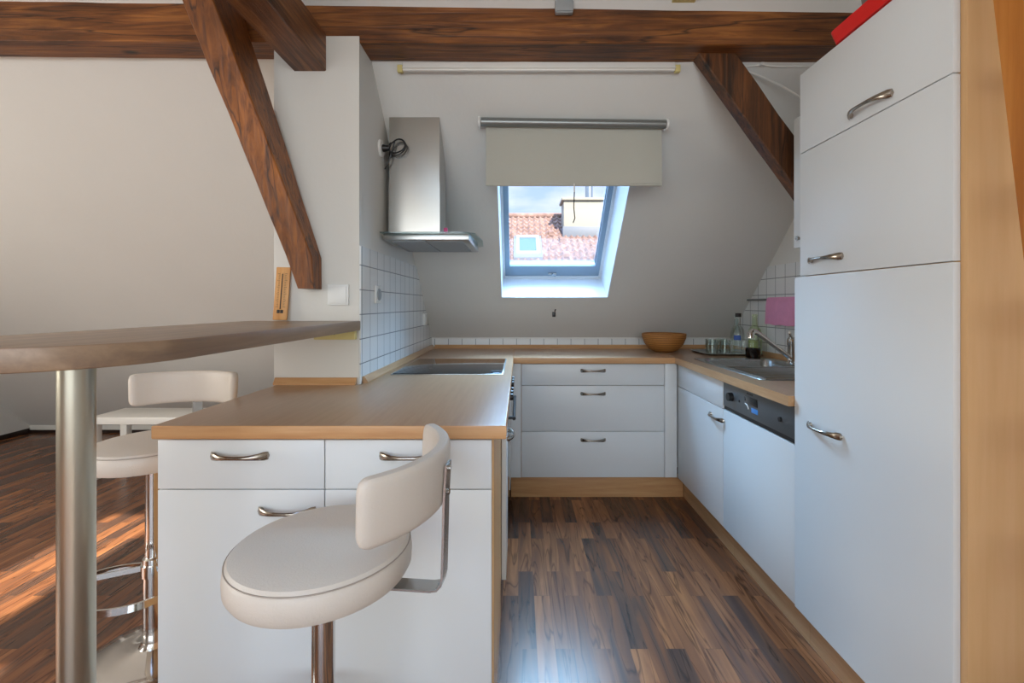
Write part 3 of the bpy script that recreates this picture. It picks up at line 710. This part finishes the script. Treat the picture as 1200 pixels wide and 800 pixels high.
# socket and cable above the hood
sk = thing('wall_socket', 'cream wall outlet behind the hood duct with black cable loop', 'outlet', (PX1, 2.17, 1.95))
mb = MB(); rings = [[(x, 2.165+r*math.cos(2*PI*k/24), 1.97+r*math.sin(2*PI*k/24)) for k in range(24)] for x, r in ((PX1+.0005, .040), (PX1+.010, .038), (PX1+.012, .03))]
mb.loft(rings); mb.build('socket_plate', 'white_plastic', sk)
mb = MB(); mb.tube([(PX1+.013, 2.165, 1.97), (PX1+.045, 2.165, 1.97)], [.018, .012], 14)
mb.build('plug', 'black_plastic', sk)
mb = MB(); pts = []
for i in range(46):
    a = i/45*2*PI*1.9; r = .036+.006*math.sin(i*.5)
    pts.append((PX1+.075+r*math.cos(a+2.6), 2.190-.012*math.sin(a*.5), 1.985+r*math.sin(a+2.6)))
pts = [(PX1+.045, 2.165, 1.97)]+pts+[(PX1+.035, 2.19, 1.92), (PX1+.012, 2.20, 1.88)]
mb.tube(pts, .0035, 8); mb.build('cable', 'black_plastic', sk)

# ================================================================== wall fittings
t = thing('light_switch', 'square white light switch on the pillar above the bar top', 'light switch', (-.744, PY, 1.266))
mb = MB(); mb.box(-.787, -.701, PY-.010, PY-.0005, 1.223, 1.309, .002); fr = mb.build('switch_frame', 'white_plastic', t)
mb = MB(); mb.box(-.779, -.709, PY-.0135, PY-.0102, 1.231, 1.301, .0015); mb.build('rocker', 'white_plastic', t)
t = thing('wall_socket', 'white outlet on the tiles nearest the pillar', 'outlet', (PX1+.005, 2.10, 1.27))
mb = MB(); mb.box(PX1+.0055, PX1+.014, 2.06, 2.14, 1.232, 1.312, .002); mb.build('socket_plate', 'white_plastic', t)
mb = MB(); rings = [[(x, 2.10+r*math.cos(2*PI*k/20), 1.272+r*math.sin(2*PI*k/20)) for k in range(20)] for x, r in ((PX1+.0142, .028), (PX1+.019, .026), (PX1+.017, .018))]
mb.loft(rings); mb.build('socket_face', 'grey_plastic', t)
t = thing('wall_socket', 'narrow white outlet at the far end of the left tiles', 'outlet', (PX1+.005, 3.14, 1.13))
mb = MB(); mb.box(PX1+.0055, PX1+.022, 3.09, 3.17, 1.085, 1.165, .002); mb.build('socket_plate', 'white_plastic', t)
mb = MB(); mb.box(PX1+.0222, PX1+.026, 3.105, 3.155, 1.10, 1.15, .001); mb.build('socket_face', 'white_plastic', t)
p = px(649, 367, 3.229); p.z = slz(p.y)
t = thing('wall_hook', 'small black hook on the wall below the roof window', 'hook', p)
mb = MB(); c = p-nn*.004; mb.box(p.x-.012, p.x+.012, c.y-.008, c.y-.001, c.z-.022, c.z+.018, .003); mb.build('hook_plate', 'black_plastic', t)
mb = MB(); mb.tube([c+V((.006, -.008, .018)), c+V((.008, -.02, .026)), c+V((.01, -.028, .034))], .005, 8); mb.build('hook_peg', 'black_plastic', t)
# towel rail
t = thing('towel_rail', 'dark metal rail on the right tiled wall', 'towel rail', (1.55, 2.7, 1.26))
mb = MB(); mb.tube([(1.55, 2.10, 1.258), (1.55, 3.08, 1.258)], .007, 12); mb.build('rail', 'roller_metal', t)
for y in (2.2, 3.0):
    mb = MB(); mb.tube([(1.55, y, 1.258), (XR-.0065, y, 1.258)], .006, 10); mb.build('rail_bracket', 'roller_metal', t)
mb = MB(); rings = []
K = 30
for i in range(K+1):
    y = 2.825-.30*i/K; wv_ = .004*math.sin(i*.9)+.003*math.sin(i*.37)
    def Q(z, s): return (1.55+s*(.011+(.004 if z < 1.25 else 0))+wv_*(1.258-z)*4, y+(.012*(1.26-z)/.16 if i == 0 else 0), z+.003*math.sin(i*.5)*(z < 1.2))
    zs = [1.105, 1.14, 1.18, 1.22, 1.258]
    r = [Q(z, -1) for z in zs]+[(1.544, y, 1.2685), (1.55, y, 1.2705), (1.556, y, 1.2685)]+[Q(z, 1) for z in zs[::-1]]
    inner = [(x+(.003 if k < len(zs) else -.003 if k > len(zs)+2 else 0), yy, z-(.003 if len(zs) <= k <= len(zs)+2 else 0)) for k, (x, yy, z) in enumerate(r)]
    rings.append(r+inner[::-1])
mb.loft(rings); tag(mb.build('kitchen_towel', 'pink_towel', loc=(1.55, 2.7, 1.26)), 'pink towel folded over the dark wall rail', 'towel')

# ================================================================== blind, light batten, cable, beam fittings
t = thing('roller_blind', 'half lowered beige roller blind above the roof window', 'blind', (.26, 2.19, 2.12))
by_, bz = 2.19, 2.105
mb = MB(); mb.tube([(-.182, by_, bz), (.706, by_, bz-.012)], .021, 20); mb.build('roller_tube', 'roller_metal', t)
mb = MB(); rings = []
for i in range(25):
    x = -.160+.855*i/24; y = by_+.0215+.0015*math.sin(i*.8); yb_ = y+.004*math.sin(i*.5)
    zt_ = bz+.006-.0115*i/24
    rings.append([(x, y, zt_), (x, yb_, 1.96), (x, yb_, 1.815), (x, yb_+.0012, 1.815), (x, yb_+.0012, 1.96), (x, y+.0012, zt_)])
mb.loft(rings); cl = mb.build('blind_fabric', 'blind_cloth', t)
mb = MB(); mb.box(-.160, .695, by_+.017, by_+.027, 1.802, 1.8145, .002); mb.build('bottom_bar', 'blind_cloth', t)
for x0, z in ((-.196, bz), (.7065, bz-.012)):
    mb = MB(); mb.box(x0, x0+.010, by_-.010, by_+.028, z-.024, z+.026, .003); mb.tube([(x0+.001, by_, z), (x0+.011, by_, z)], .024, 20)
    mb.build('bracket', 'white_plastic', t)
mb = MB(); mb.tube([(.268, by_+.012, 1.812), (.269, by_+.012, 1.77)], .0035, 8, mi=0); mb.tube([(.269, by_+.012, 1.77), (.266, by_+.012, 1.70), (.270, by_+.012, 1.655), (.272, by_+.012, 1.645), (.263, by_+.012, 1.622)], .0026, 8, mi=1)
mb.build('pull_cord', ['white_plastic', 'ink'], t)

t = thing('light_batten', 'slim white light batten fixed to the slope under the beam', 'light', (.1, 2.05, 2.29))
mb = MB(); mb.box(-.52, .70, 2.032, 2.053, 2.272, 2.3105, .003); mb.box(-.52, .70, 2.024, 2.0318, 2.279, 2.286, .002); mb.build('batten_body', 'table_white', t)
for x in (-.545, .7005): MB().box(x, x+.024, 2.034, 2.055, 2.268, 2.300, .003).build('end_cap', 'pale_yellow', t)
t = thing('ceiling_cable', 'pale cable clipped under the beam and running to the right', 'cable', px(895, 90, 2.08))
mb = MB()
q = [px(862, 76, 2.03), px(875, 78, 2.05), px(893, 76, 2.045), px(905, 78, 2.05), px(930, 78, 2.05), px(950, 78, 2.05)]
mb.tube(q, .0035, 8)
q = [px(858, 76, 2.04), px(872, 82, 2.05), (px(895, 91, 2.055)), px(915, 100, 2.06), px(930, 109, 2.06), px(950, 122, 2.05)]
mb.tube(q, .0042, 8); mb.build('cable', 'table_white', t)
c = px(893, 75.5, 2.04); MB().box(c.x-.008, c.x+.008, c.y-.008, c.y+.008, c.z-.006, c.z+.008, .002).build('clip', 'white_plastic', t)
t = thing('junction_box', 'grey plastic box fixed to the face of the long beam', 'junction box', (.186, 1.88, 2.44))
MB().box(.149, .224, 1.862, 1.890, 2.430, 2.4755, .004).build('box_cover', 'grey_plastic', t)
MB().box(.152, .221, 1.866, 1.886, 2.424, 2.4298, .001).build('cable_entry', 'grey_plastic', t)
tag(MB().box(.63, .724, 1.78, 1.893, 2.470, 2.4755).build('tape_strip', 'pale_yellow', loc=(.67, 1.85, 2.473)), 'strip of yellowish tape on the ceiling above the beam', 'tape')

# ================================================================== bar table
t = thing('bar_table', 'raised walnut bar top with rounded end on a steel column', 'bar table', (-.875, .9, 0))
BZ0, BZ1 = 1.119, 1.159
poly = [(-.655, PY-.002), (-1.11, PY-.002)]
poly2 = []
for k in range(21):
    a = PI+PI*k/20; poly2.append((-.8825+.2275*math.cos(a), .90+.2275*math.sin(a)))
mb = MB(); slab(mb, poly+poly2, BZ0, BZ1, .003); mb.build('bar_top', 'bar_walnut', t)
mb = MB(); mb.lathe([(.029, .006), (.029, BZ0-.0005)], -.875, .90, 48); mb.build('column', 'steel_tube', t)
mb = MB(); mb.lathe([(.16, 0), (.16, .004), (.155, .006), (.04, .0065)], -.875, .90, 48); mb.build('base_plate', 'steel', t)
mb = MB(); mb.lathe([(.07, 0), (.07, .004), (.04, .004)], -.875, .90, 32, z0=BZ0-.0045); mb.build('mounting_flange', 'steel', t)
mb = MB(); mb.box(-.835, -.668, PY-.03, PY-.002, 1.083, BZ0-.001, .002); bt = mb.build('support_batten', 'pale_yellow', t)
mb = MB(); mb.tube([(-.75, PY-.0305, 1.108), (-.75, PY-.033, 1.108)], .005, 10); mb.build('screw', 'ink', bt)

# thermometer leaning on the pillar
t = thing('wall_thermometer', 'wooden thermometer standing on the bar top against the pillar', 'thermometer', (-.965, 1.86, BZ1))
lean = Matrix.Translation((-.973, 1.852, BZ1+.0035)) @ Matrix.Rotation(math.radians(1.5), 4, 'Y') @ Matrix.Rotation(math.radians(-5.5), 4, 'X')
def tbox(name, m, parent, *a):
    mb = MB(); tt = MB(); tt.box(*a); mb.merge(tt.bm, 0, lean); return mb.build(name, m, parent)
bd = tbox('board', 'thermo_wood', t, -.029, .029, -.004, .004, 0, .218, .003)
mb = MB(); tt = MB(); tt.tube([(0, -.0055, .045), (0, -.0055, .19)], .0022, 10); mb.merge(tt.bm, 0, lean); mb.build('glass_tube', 'ink', t)
tbox('scale_plate', 'thermo_wood', t, -.008, .008, -.0055, -.0041, .05, .195, .0005)
mb = MB(); tt = MB()
for k in range(26):
    z = .052+k*.0055; L = .006 if k % 5 else .010
    tt.box(-.010-L, -.010, -.0050, -.0041, z, z+.0012); tt.box(.010, .010+L, -.0050, -.0041, z, z+.0012)
mb.merge(tt.bm, 0, lean); mb.build('scale_marks', 'ink', t, smooth=False)
for x in (-.013, .001): tbox('mark_square', 'ink', t, x, x+.012, -.0055, -.0041, .028, .042, .001)

# ================================================================== bar stools
def make_stool(label, cx, cy, lift, ang, fr_ang, zf=.30):
    t = thing('bar_stool', label, 'bar stool', (cx, cy, 0), 'cream leather bar stools')
    zt = .725+lift; R = .186
    prof = [(0.002, .648), (R-.03, .648), (R-.008, .653), (R-.001, .665), (R, .685), (R-.002, .702), (R-.005, .708), (R-.0065, .7095), (R-.005, .711), (R-.010, .7175), (R-.03, .7225), (R-.09, .725), (.002, .726)]
    mb = MB(); mb.lathe([(r, z+lift) for r, z in prof], cx, cy, 64); mb.build('seat', 'leather', t)
    mb = MB(); mb.tube([(cx+(R-.004)*math.cos(2*PI*k/64), cy+(R-.004)*math.sin(2*PI*k/64), .7105+lift) for k in range(65)], .0014, 6); mb.build('seam_piping', 'seam', t)
    mb = MB(); mb.lathe([(.09, .636+lift), (.1, .642+lift), (.1, .6478+lift)], cx, cy, 32); mb.build('seat_plate', 'steel', t)
    # backrest pad
    Ri, Ro = .232, .266; z0, z1 = .803+lift, .928+lift; half = math.radians(49); rings = []; K = 90
    for i in range(K+1):
        u = -1+2*i/K; a = ang+u*half
        e = min(1, (1-abs(u))*half*.25/.024); s = math.sqrt(max(0, 1-(1-e)**2))
        hh = (z1-z0)/2-.020*(1-s); th = (Ro-Ri)/2-.013*(1-s); zc = (z0+z1)/2; rc = (Ri+Ro)/2
        ring = []
        for k in range(20):
            ph = 2*PI*k/20; cxn = math.copysign(abs(math.cos(ph))**.55, math.cos(ph)); szn = math.copysign(abs(math.sin(ph))**.35, math.sin(ph))
            rr = rc+th*cxn+.10*(hh*szn+.06)*.5; ring.append((cx+rr*math.cos(a), cy+rr*math.sin(a), zc+hh*szn))
        rings.append(ring)
    mb = MB(); mb.loft(rings); mb.build('backrest', 'leather', t)
    # strap: flat steel, from under the seat, out and up behind the pad
    d = V((math.cos(ang), math.sin(ang), 0)); sd = V((-d.y, d.x, 0)); C = V((cx, cy, 0)); path = [(.06, .634), (.18, .634), (.240, .634), (.254, .637), (.263, .647), (.266, .662), (.268, .74), (.270, .82), (.2745, .895)]
    rings = []
    for i, (r, z) in enumerate(path):
        p = C+d*r+V((0, 0, z+lift)); q0 = path[max(0, i-1)]; q1 = path[min(len(path)-1, i+1)]
        tg = V((q1[0]-q0[0], q1[1]-q0[1])).normalized(); nr = d*(-tg[1])+V((0, 0, tg[0]))
        rings.append([p+sd*.019+nr*.0025, p-sd*.019+nr*.0025, p-sd*.019-nr*.0025, p+sd*.019-nr*.0025])
    mb = MB(); mb.loft(rings); br = mb.build('back_bracket', 'steel', t)
    for z in (.835, .885):
        p = C+d*(.274 if z < .85 else .2765)+V((0, 0, z+lift)); mb = MB(); mb.tube([p, p+d*.004], .006, 10); mb.build('screw', 'chrome', br)
    mb = MB(); mb.lathe([(.024, .30), (.024, .6355+lift)], cx, cy, 28); mb.build('upper_post', 'chrome', t)
    mb = MB(); mb.lathe([(.031, .03), (.031, .34), (.026, .345)], cx, cy, 28); mb.build('lower_post', 'chrome', t)
    mb = MB(); mb.lathe([(.205, 0), (.205, .004), (.198, .009), (.13, .018), (.07, .027), (.042, .036), (.032, .05), (.0315, .052)], cx, cy, 56); mb.build('base', 'chrome', t)
    # footrest: D ring of flat bar in front
    mb = MB(); rings = []; fd = V((math.cos(fr_ang), math.sin(fr_ang), 0)); fs = V((-fd.y, fd.x, 0)); K = 40
    for i in range(K+1):
        a = -PI+2*PI*i/K*.999
        rx, ry = .125, .175
        p = C+fd*(.115+rx*math.cos(a))+fs*(ry*math.sin(a))+V((0, 0, zf))
        nr = (fd*math.cos(a)/rx+fs*math.sin(a)/ry).normalized()
        rings.append([p+nr*.0035+V((0, 0, .011)), p-nr*.0035+V((0, 0, .011)), p-nr*.0035-V((0, 0, .011)), p+nr*.0035-V((0, 0, .011))])
    mb.loft(rings, caps=True)
    for sg in (-1, 1):
        a = C+fs*.026*sg+V((0, 0, zf)); b = C+fd*.10+fs*(.17*sg)+V((0, 0, zf))
        n_ = (b-a).cross(V((0, 0, 1))).normalized()*.003; zv = V((0, 0, .009))
        mb.loft([[a+n_+zv, a-n_+zv, a-n_-zv, a+n_-zv], [b+n_+zv, b-n_+zv, b-n_-zv, b+n_-zv]])
    mb.build('footrest', 'chrome', t)
    mb = MB(); mb.lathe([(.036, zf-.02), (.036, zf+.02)], cx, cy, 28); mb.build('footrest_collar', 'chrome', t)
    return t
make_stool('cream leather bar stool with curved backrest in front of the white cabinets', -.421, .98, 0, math.radians(-6), math.radians(174), .235)
make_stool('cream leather bar stool partly hidden behind the counter end by the window wall', -1.285, 1.60, .030, math.radians(97), math.radians(262))

# white side table in the living area
t = thing('side_table', 'low white side table by the sloping wall behind the bar stool', 'side table', (-2.5, 3.3, 0))
MB().box(-3.0, -2.0, 3.17, 3.47, .39, .44, .003).build('tabletop', 'table_white', t)
for x in (-2.999, -2.05):
    for y in (3.172, 3.42): MB().box(x, x+.05, y, y+.048, 0, .3895, .002).build('leg', 'table_white', t)

# ladder at the right edge
t = thing('loft_ladder', 'honey coloured wooden loft ladder at the right edge of the photo', 'ladder', (1.2, .8, 0))
def lyb(z): return .93+(z-1.848)*.105     # back edge
zA, zB = 0.0, CEIL-.003
for x in (.970, 1.37):
    mb = MB(); mb.hexa([(x, lyb(zA)-.085, zA), (x+.028, lyb(zA)-.085, zA), (x+.028, lyb(zA), zA), (x, lyb(zA), zA), (x, lyb(zB)-.085, zB), (x+.028, lyb(zB)-.085, zB), (x+.028, lyb(zB), zB), (x, lyb(zB), zB)])
    mb.build('stile', 'oak_honey', t, smooth=False)
for k in range(9):
    z = .20+k*.25; MB().box(.9985, 1.3695, lyb(z)-.078, lyb(z)-.008, z, z+.026, .003).build('rung', 'oak_honey', t)

# ================================================================== small things on the counters
b = MB()
prof = [(.0, .004), (.055, .004), (.09, .025), (.122, .062), (.138, .10), (.141, .122), (.146, .128), (.150, .122), (.148, .10), (.131, .058), (.098, .018), (.062, 0), (.0, 0)]
b.lathe(prof, 1.014, 3.18, 48, caps=False, z0=WT+.0005); tag(b.build('woven_bowl', 'basket', loc=(1.014, 3.18, WT)), 'round golden brown woven bowl in the back corner of the worktop', 'bowl')
# tray with glassware in the right corner
def cp_(x, y): Y = (H-WT)*F/(y-357); return V(((x-608)*Y/F, Y, WT))
tray = thing('serving_tray', 'flat glass tray holding bottles and tumblers beside the sink', 'tray', (1.42, 3.05, WT))
mb = MB(); tx0, tx1, ty0, ty1 = 1.205, 1.575, 2.90, 3.24
mb.loft([rrect(tx0+.02, tx1-.02, ty0+.02, ty1-.02, .03, WT+.0008), rrect(tx0, tx1, ty0, ty1, .04, WT+.012), rrect(tx0+.003, tx1-.003, ty0+.003, ty1-.003, .04, WT+.013), rrect(tx0+.022, tx1-.022, ty0+.022, ty1-.022, .03, WT+.004)])
mb.build('tray_body', 'steel', tray)
TZ = WT+.0045
def tumbler(x, y, r, h, label, m='clear_glass'):
    mb = MB(); mb.lathe([(0, 0), (r*.85, 0), (r, h), (r-.002, h), (r*.83, .008), (0, .008)], x, y, 24, caps=False, z0=TZ)
    return tag(mb.build('tumbler', m, loc=(x, y, TZ)), label, 'glass', 'tumblers on the tray')
tumbler(1.262, 2.965, .037, .095, 'clear tumbler at the front left of the tray')
tumbler(1.345, 2.97, .036, .092, 'clear tumbler in the front row next to the labelled bottle')
tumbler(1.29, 3.06, .036, .094, 'clear tumbler in the second row on the tray left side')
tumbler(1.37, 3.08, .036, .094, 'clear tumbler in the middle of the tray')
def bottle(x, y, s, h, label, m, capm=None, fill=None, lab=None, z=None):
    z = TZ if z is None else z
    t = thing('bottle', label, 'bottle', (x, y, z))
    P = [(0, .001), (s*.9, .001), (s, .01), (s, h*.5), (s*.85, h*.62), (s*.42, h*.72), (s*.36, h*.94), (s*.42, h*.95), (s*.42, h), (s*.3, h)]
    mb = MB(); mb.lathe(P, x, y, 28, caps=False, z0=z); mb.build('bottle_body', m, t)
    if capm: mb = MB(); mb.lathe([(s*.46, h*.93), (s*.46, h+.006), (.001, h+.007)], x, y, 20, z0=z); mb.build('bottle_cap', capm, t)
    if fill: mb = MB(); mb.lathe([(s*.86, .008), (s*.93, h*.36), (.001, h*.361)], x, y, 24, z0=z); mb.build('liquid', fill, t)
    if lab:
        mb = MB(); rings = []
        for i in range(13):
            a = math.radians(205+i*5); rings.append([(x+(s+e)*math.cos(a), y+(s+e)*math.sin(a), z+zz_) for e, zz_ in ((.0004, h*.36), (.0014, h*.36), (.0014, h*.48), (.0004, h*.48))])
        mb.loft(rings); mb.build('paper_label', lab, t)
    return t
bottle(1.440, 2.985, .040, .262, 'clear glass bottle with dark cap and blue label on the tray', 'clear_glass', 'ink', None, 'blue_label')
bottle(1.530, 2.950, .042, .262, 'yellow green swing-top bottle on the tray', 'green_glass', None, 'lemonade')
bottle(1.50, 3.14, .036, .255, 'clear bottle at the back of the tray by the slope', 'clear_glass', None)
t = thing('coffee_pot', 'glass pot with black base standing in front of the tray', 'pot', (1.43, 2.83, WT))
mb = MB(); mb.lathe([(0, .001), (.04, .001), (.042, .012), (.043, .055), (.0405, .058)], 1.45, 2.815, 28, caps=False, z0=WT+.0003); mb.build('pot_base', 'coffee', t)
mb = MB(); mb.lathe([(.041, .057), (.042, .10), (.034, .125), (.034, .15), (.036, .152)], 1.45, 2.815, 28, caps=False, z0=WT+.0003); mb.build('pot_glass', 'clear_glass', t)

# red tray and grey cloth on the tall cabinet
t = thing('storage_tray', 'bright red flat tray lying on top of the tall cabinet', 'tray', (1.15, 1.2, 2.035))
mb = MB(); zt = 2.0355
mb.loft([rrect(.984, 1.40, 1.06, 1.425, .02, zt), rrect(.972, 1.41, 1.045, 1.437, .03, zt+.038), rrect(.977, 1.405, 1.05, 1.432, .03, zt+.038), rrect(.990, 1.39, 1.07, 1.415, .02, zt+.006)])
mb.build('tray_body', 'red', t)
t2 = MB(); rings = []
rnd = random.Random(4)
for i in range(13):
    u = i/12; y = 1.405-.30*u; s = math.sin(PI*min(1, max(.0, u*.97+.015)))**.3
    rings.append([(1.165+(.170*s)*math.cos(2*PI*k/18)+rnd.uniform(-.004, .004), y+rnd.uniform(-.004, .004), zt+.010+.001+max(0, .22*s*(.5+.5*math.sin(2*PI*k/18)))+rnd.uniform(0, .006)) for k in range(18)])
t2.loft(rings); tag(t2.build('folded_cloth', 'grey_cloth', loc=(1.19, 1.15, 2.046)), 'crumpled grey cloth lying in the red tray', 'cloth')

# ================================================================== outside: neighbouring roof
hs = thing('neighbour_house', 'clay tiled roof with cream chimney seen through the roof window', 'house', (2, 18, 0))
RY, RZ, RK = 18.0, 4.737, .70
def rz(Y): return RZ-RK*(RY-Y)
mb = MB(); NXC, NR = 46, 22; TW, TL = .215, .33; x0 = -3.5; rows = []
bm = mb.bm
for r in range(NR):
    ya, yb2 = RY-r*TL*.82, RY-(r+1)*TL*.82
    va, vb = [], []
    for i in range(NXC*6+1):
        x = x0+i*TW/6; wv_ = .05*max(-.5, math.sin(2*PI*i/6+.4))
        va.append(bm.verts.new((x, ya, rz(ya)+wv_-.03))); vb.append(bm.verts.new((x, yb2, rz(yb2)+wv_+.03)))
    rows.append((va, vb))
    for i in range(len(va)-1): bm.faces.new([va[i], va[i+1], vb[i+1], vb[i]])
    if r:
        pv = rows[r-1][1]
        for i in range(len(va)-1): bm.faces.new([pv[i], pv[i+1], va[i+1], va[i]])
rf = mb.build('tiled_roof', 'clay_tiles', hs)
mb = MB(); mb.tube([(x0, RY, RZ+.01), (x0+NXC*TW, RY, RZ+.01)], .11, 12); mb.build('ridge_tiles', 'clay_tiles', rf)
mb = MB(); mb.box(x0+.3, x0+NXC*TW-.3, 13.6, 23, 0, 1.3); mb.hexa([(x0+.3, 13.6, 1.3), (6, 13.6, 1.3), (6, 22.4, 1.3), (x0+.3, 22.4, 1.3), (x0+.3, 17.7, RZ-.35), (6, 17.7, RZ-.35), (6, 18.3, RZ-.35), (x0+.3, 18.3, RZ-.35)]); mb.build('house_wall', 'cream_render', hs, smooth=False)
mb = MB(); mb.box(1.64, 3.12, 16.6, 17.5, 3.2, 5.03, .01); cn = mb.build('chimney', 'cream_render', hs)
mb = MB(); mb.box(1.56, 3.19, 16.52, 17.58, 5.03, 5.13, .02); mb.build('chimney_cap', 'cream_render', cn)
mb = MB(); mb.box(1.60, 3.16, 16.56, 17.54, 3.6, 4.08, .01); mb.build('flashing', 'lead_grey', cn)
mb = MB(); mb.lathe([(.14, 0), (.14, .75), (.18, .75), (.18, .9), (.02, 1.0)], 2.62, 17.0, 20, z0=5.13); mb.build('flue_pipe', 'steel', cn)
sy = 15.2; sz = rz(sy)
def rbox(m, xa, xb2, ya, yb2, h0, h1): m.hexa([(xa, ya, rz(ya)+h0), (xb2, ya, rz(ya)+h0), (xb2, yb2, rz(yb2)+h0), (xa, yb2, rz(yb2)+h0), (xa, ya, rz(ya)+h1), (xb2, ya, rz(ya)+h1), (xb2, yb2, rz(yb2)+h1), (xa, yb2, rz(yb2)+h1)])
mb = MB(); rbox(mb, -.18, .80, 15.15, 16.45, .0, .07); skl = mb.build('roof_flashing', 'lead_grey', rf, smooth=False)
mb = MB()
rbox(mb, -.10, .72, 15.28, 15.42, .07, .13); rbox(mb, -.10, .72, 16.26, 16.40, .07, .13); rbox(mb, -.10, .02, 15.42, 16.26, .07, .13); rbox(mb, .60, .72, 15.42, 16.26, .07, .13)
mb.build('skylight_frame', 'roof_white', skl, smooth=False)
mb = MB(); rbox(mb, .02, .60, 15.42, 16.26, .08, .10); mb.build('skylight_pane', 'sky_reflection_pane', skl, smooth=False)
for (vx, vy) in ((646, 274), (659, 282), (649, 290), (663, 299)):
    Y = (7.863+H)/(.7-(357-vy)/F); c = px(vx, vy, Y)
    mb = MB(); mb.hexa([(c.x-.11, Y-.1, rz(Y-.1)), (c.x+.11, Y-.1, rz(Y-.1)), (c.x+.11, Y+.15, rz(Y+.15)), (c.x-.11, Y+.15, rz(Y+.15)),
                    (c.x-.09, Y-.1, rz(Y-.1)+.13), (c.x+.09, Y-.1, rz(Y-.1)+.13), (c.x+.09, Y+.15, rz(Y+.15)+.05), (c.x-.09, Y+.15, rz(Y+.15)+.05)])
    mb.build('vent_tile', 'clay_tiles', rf)
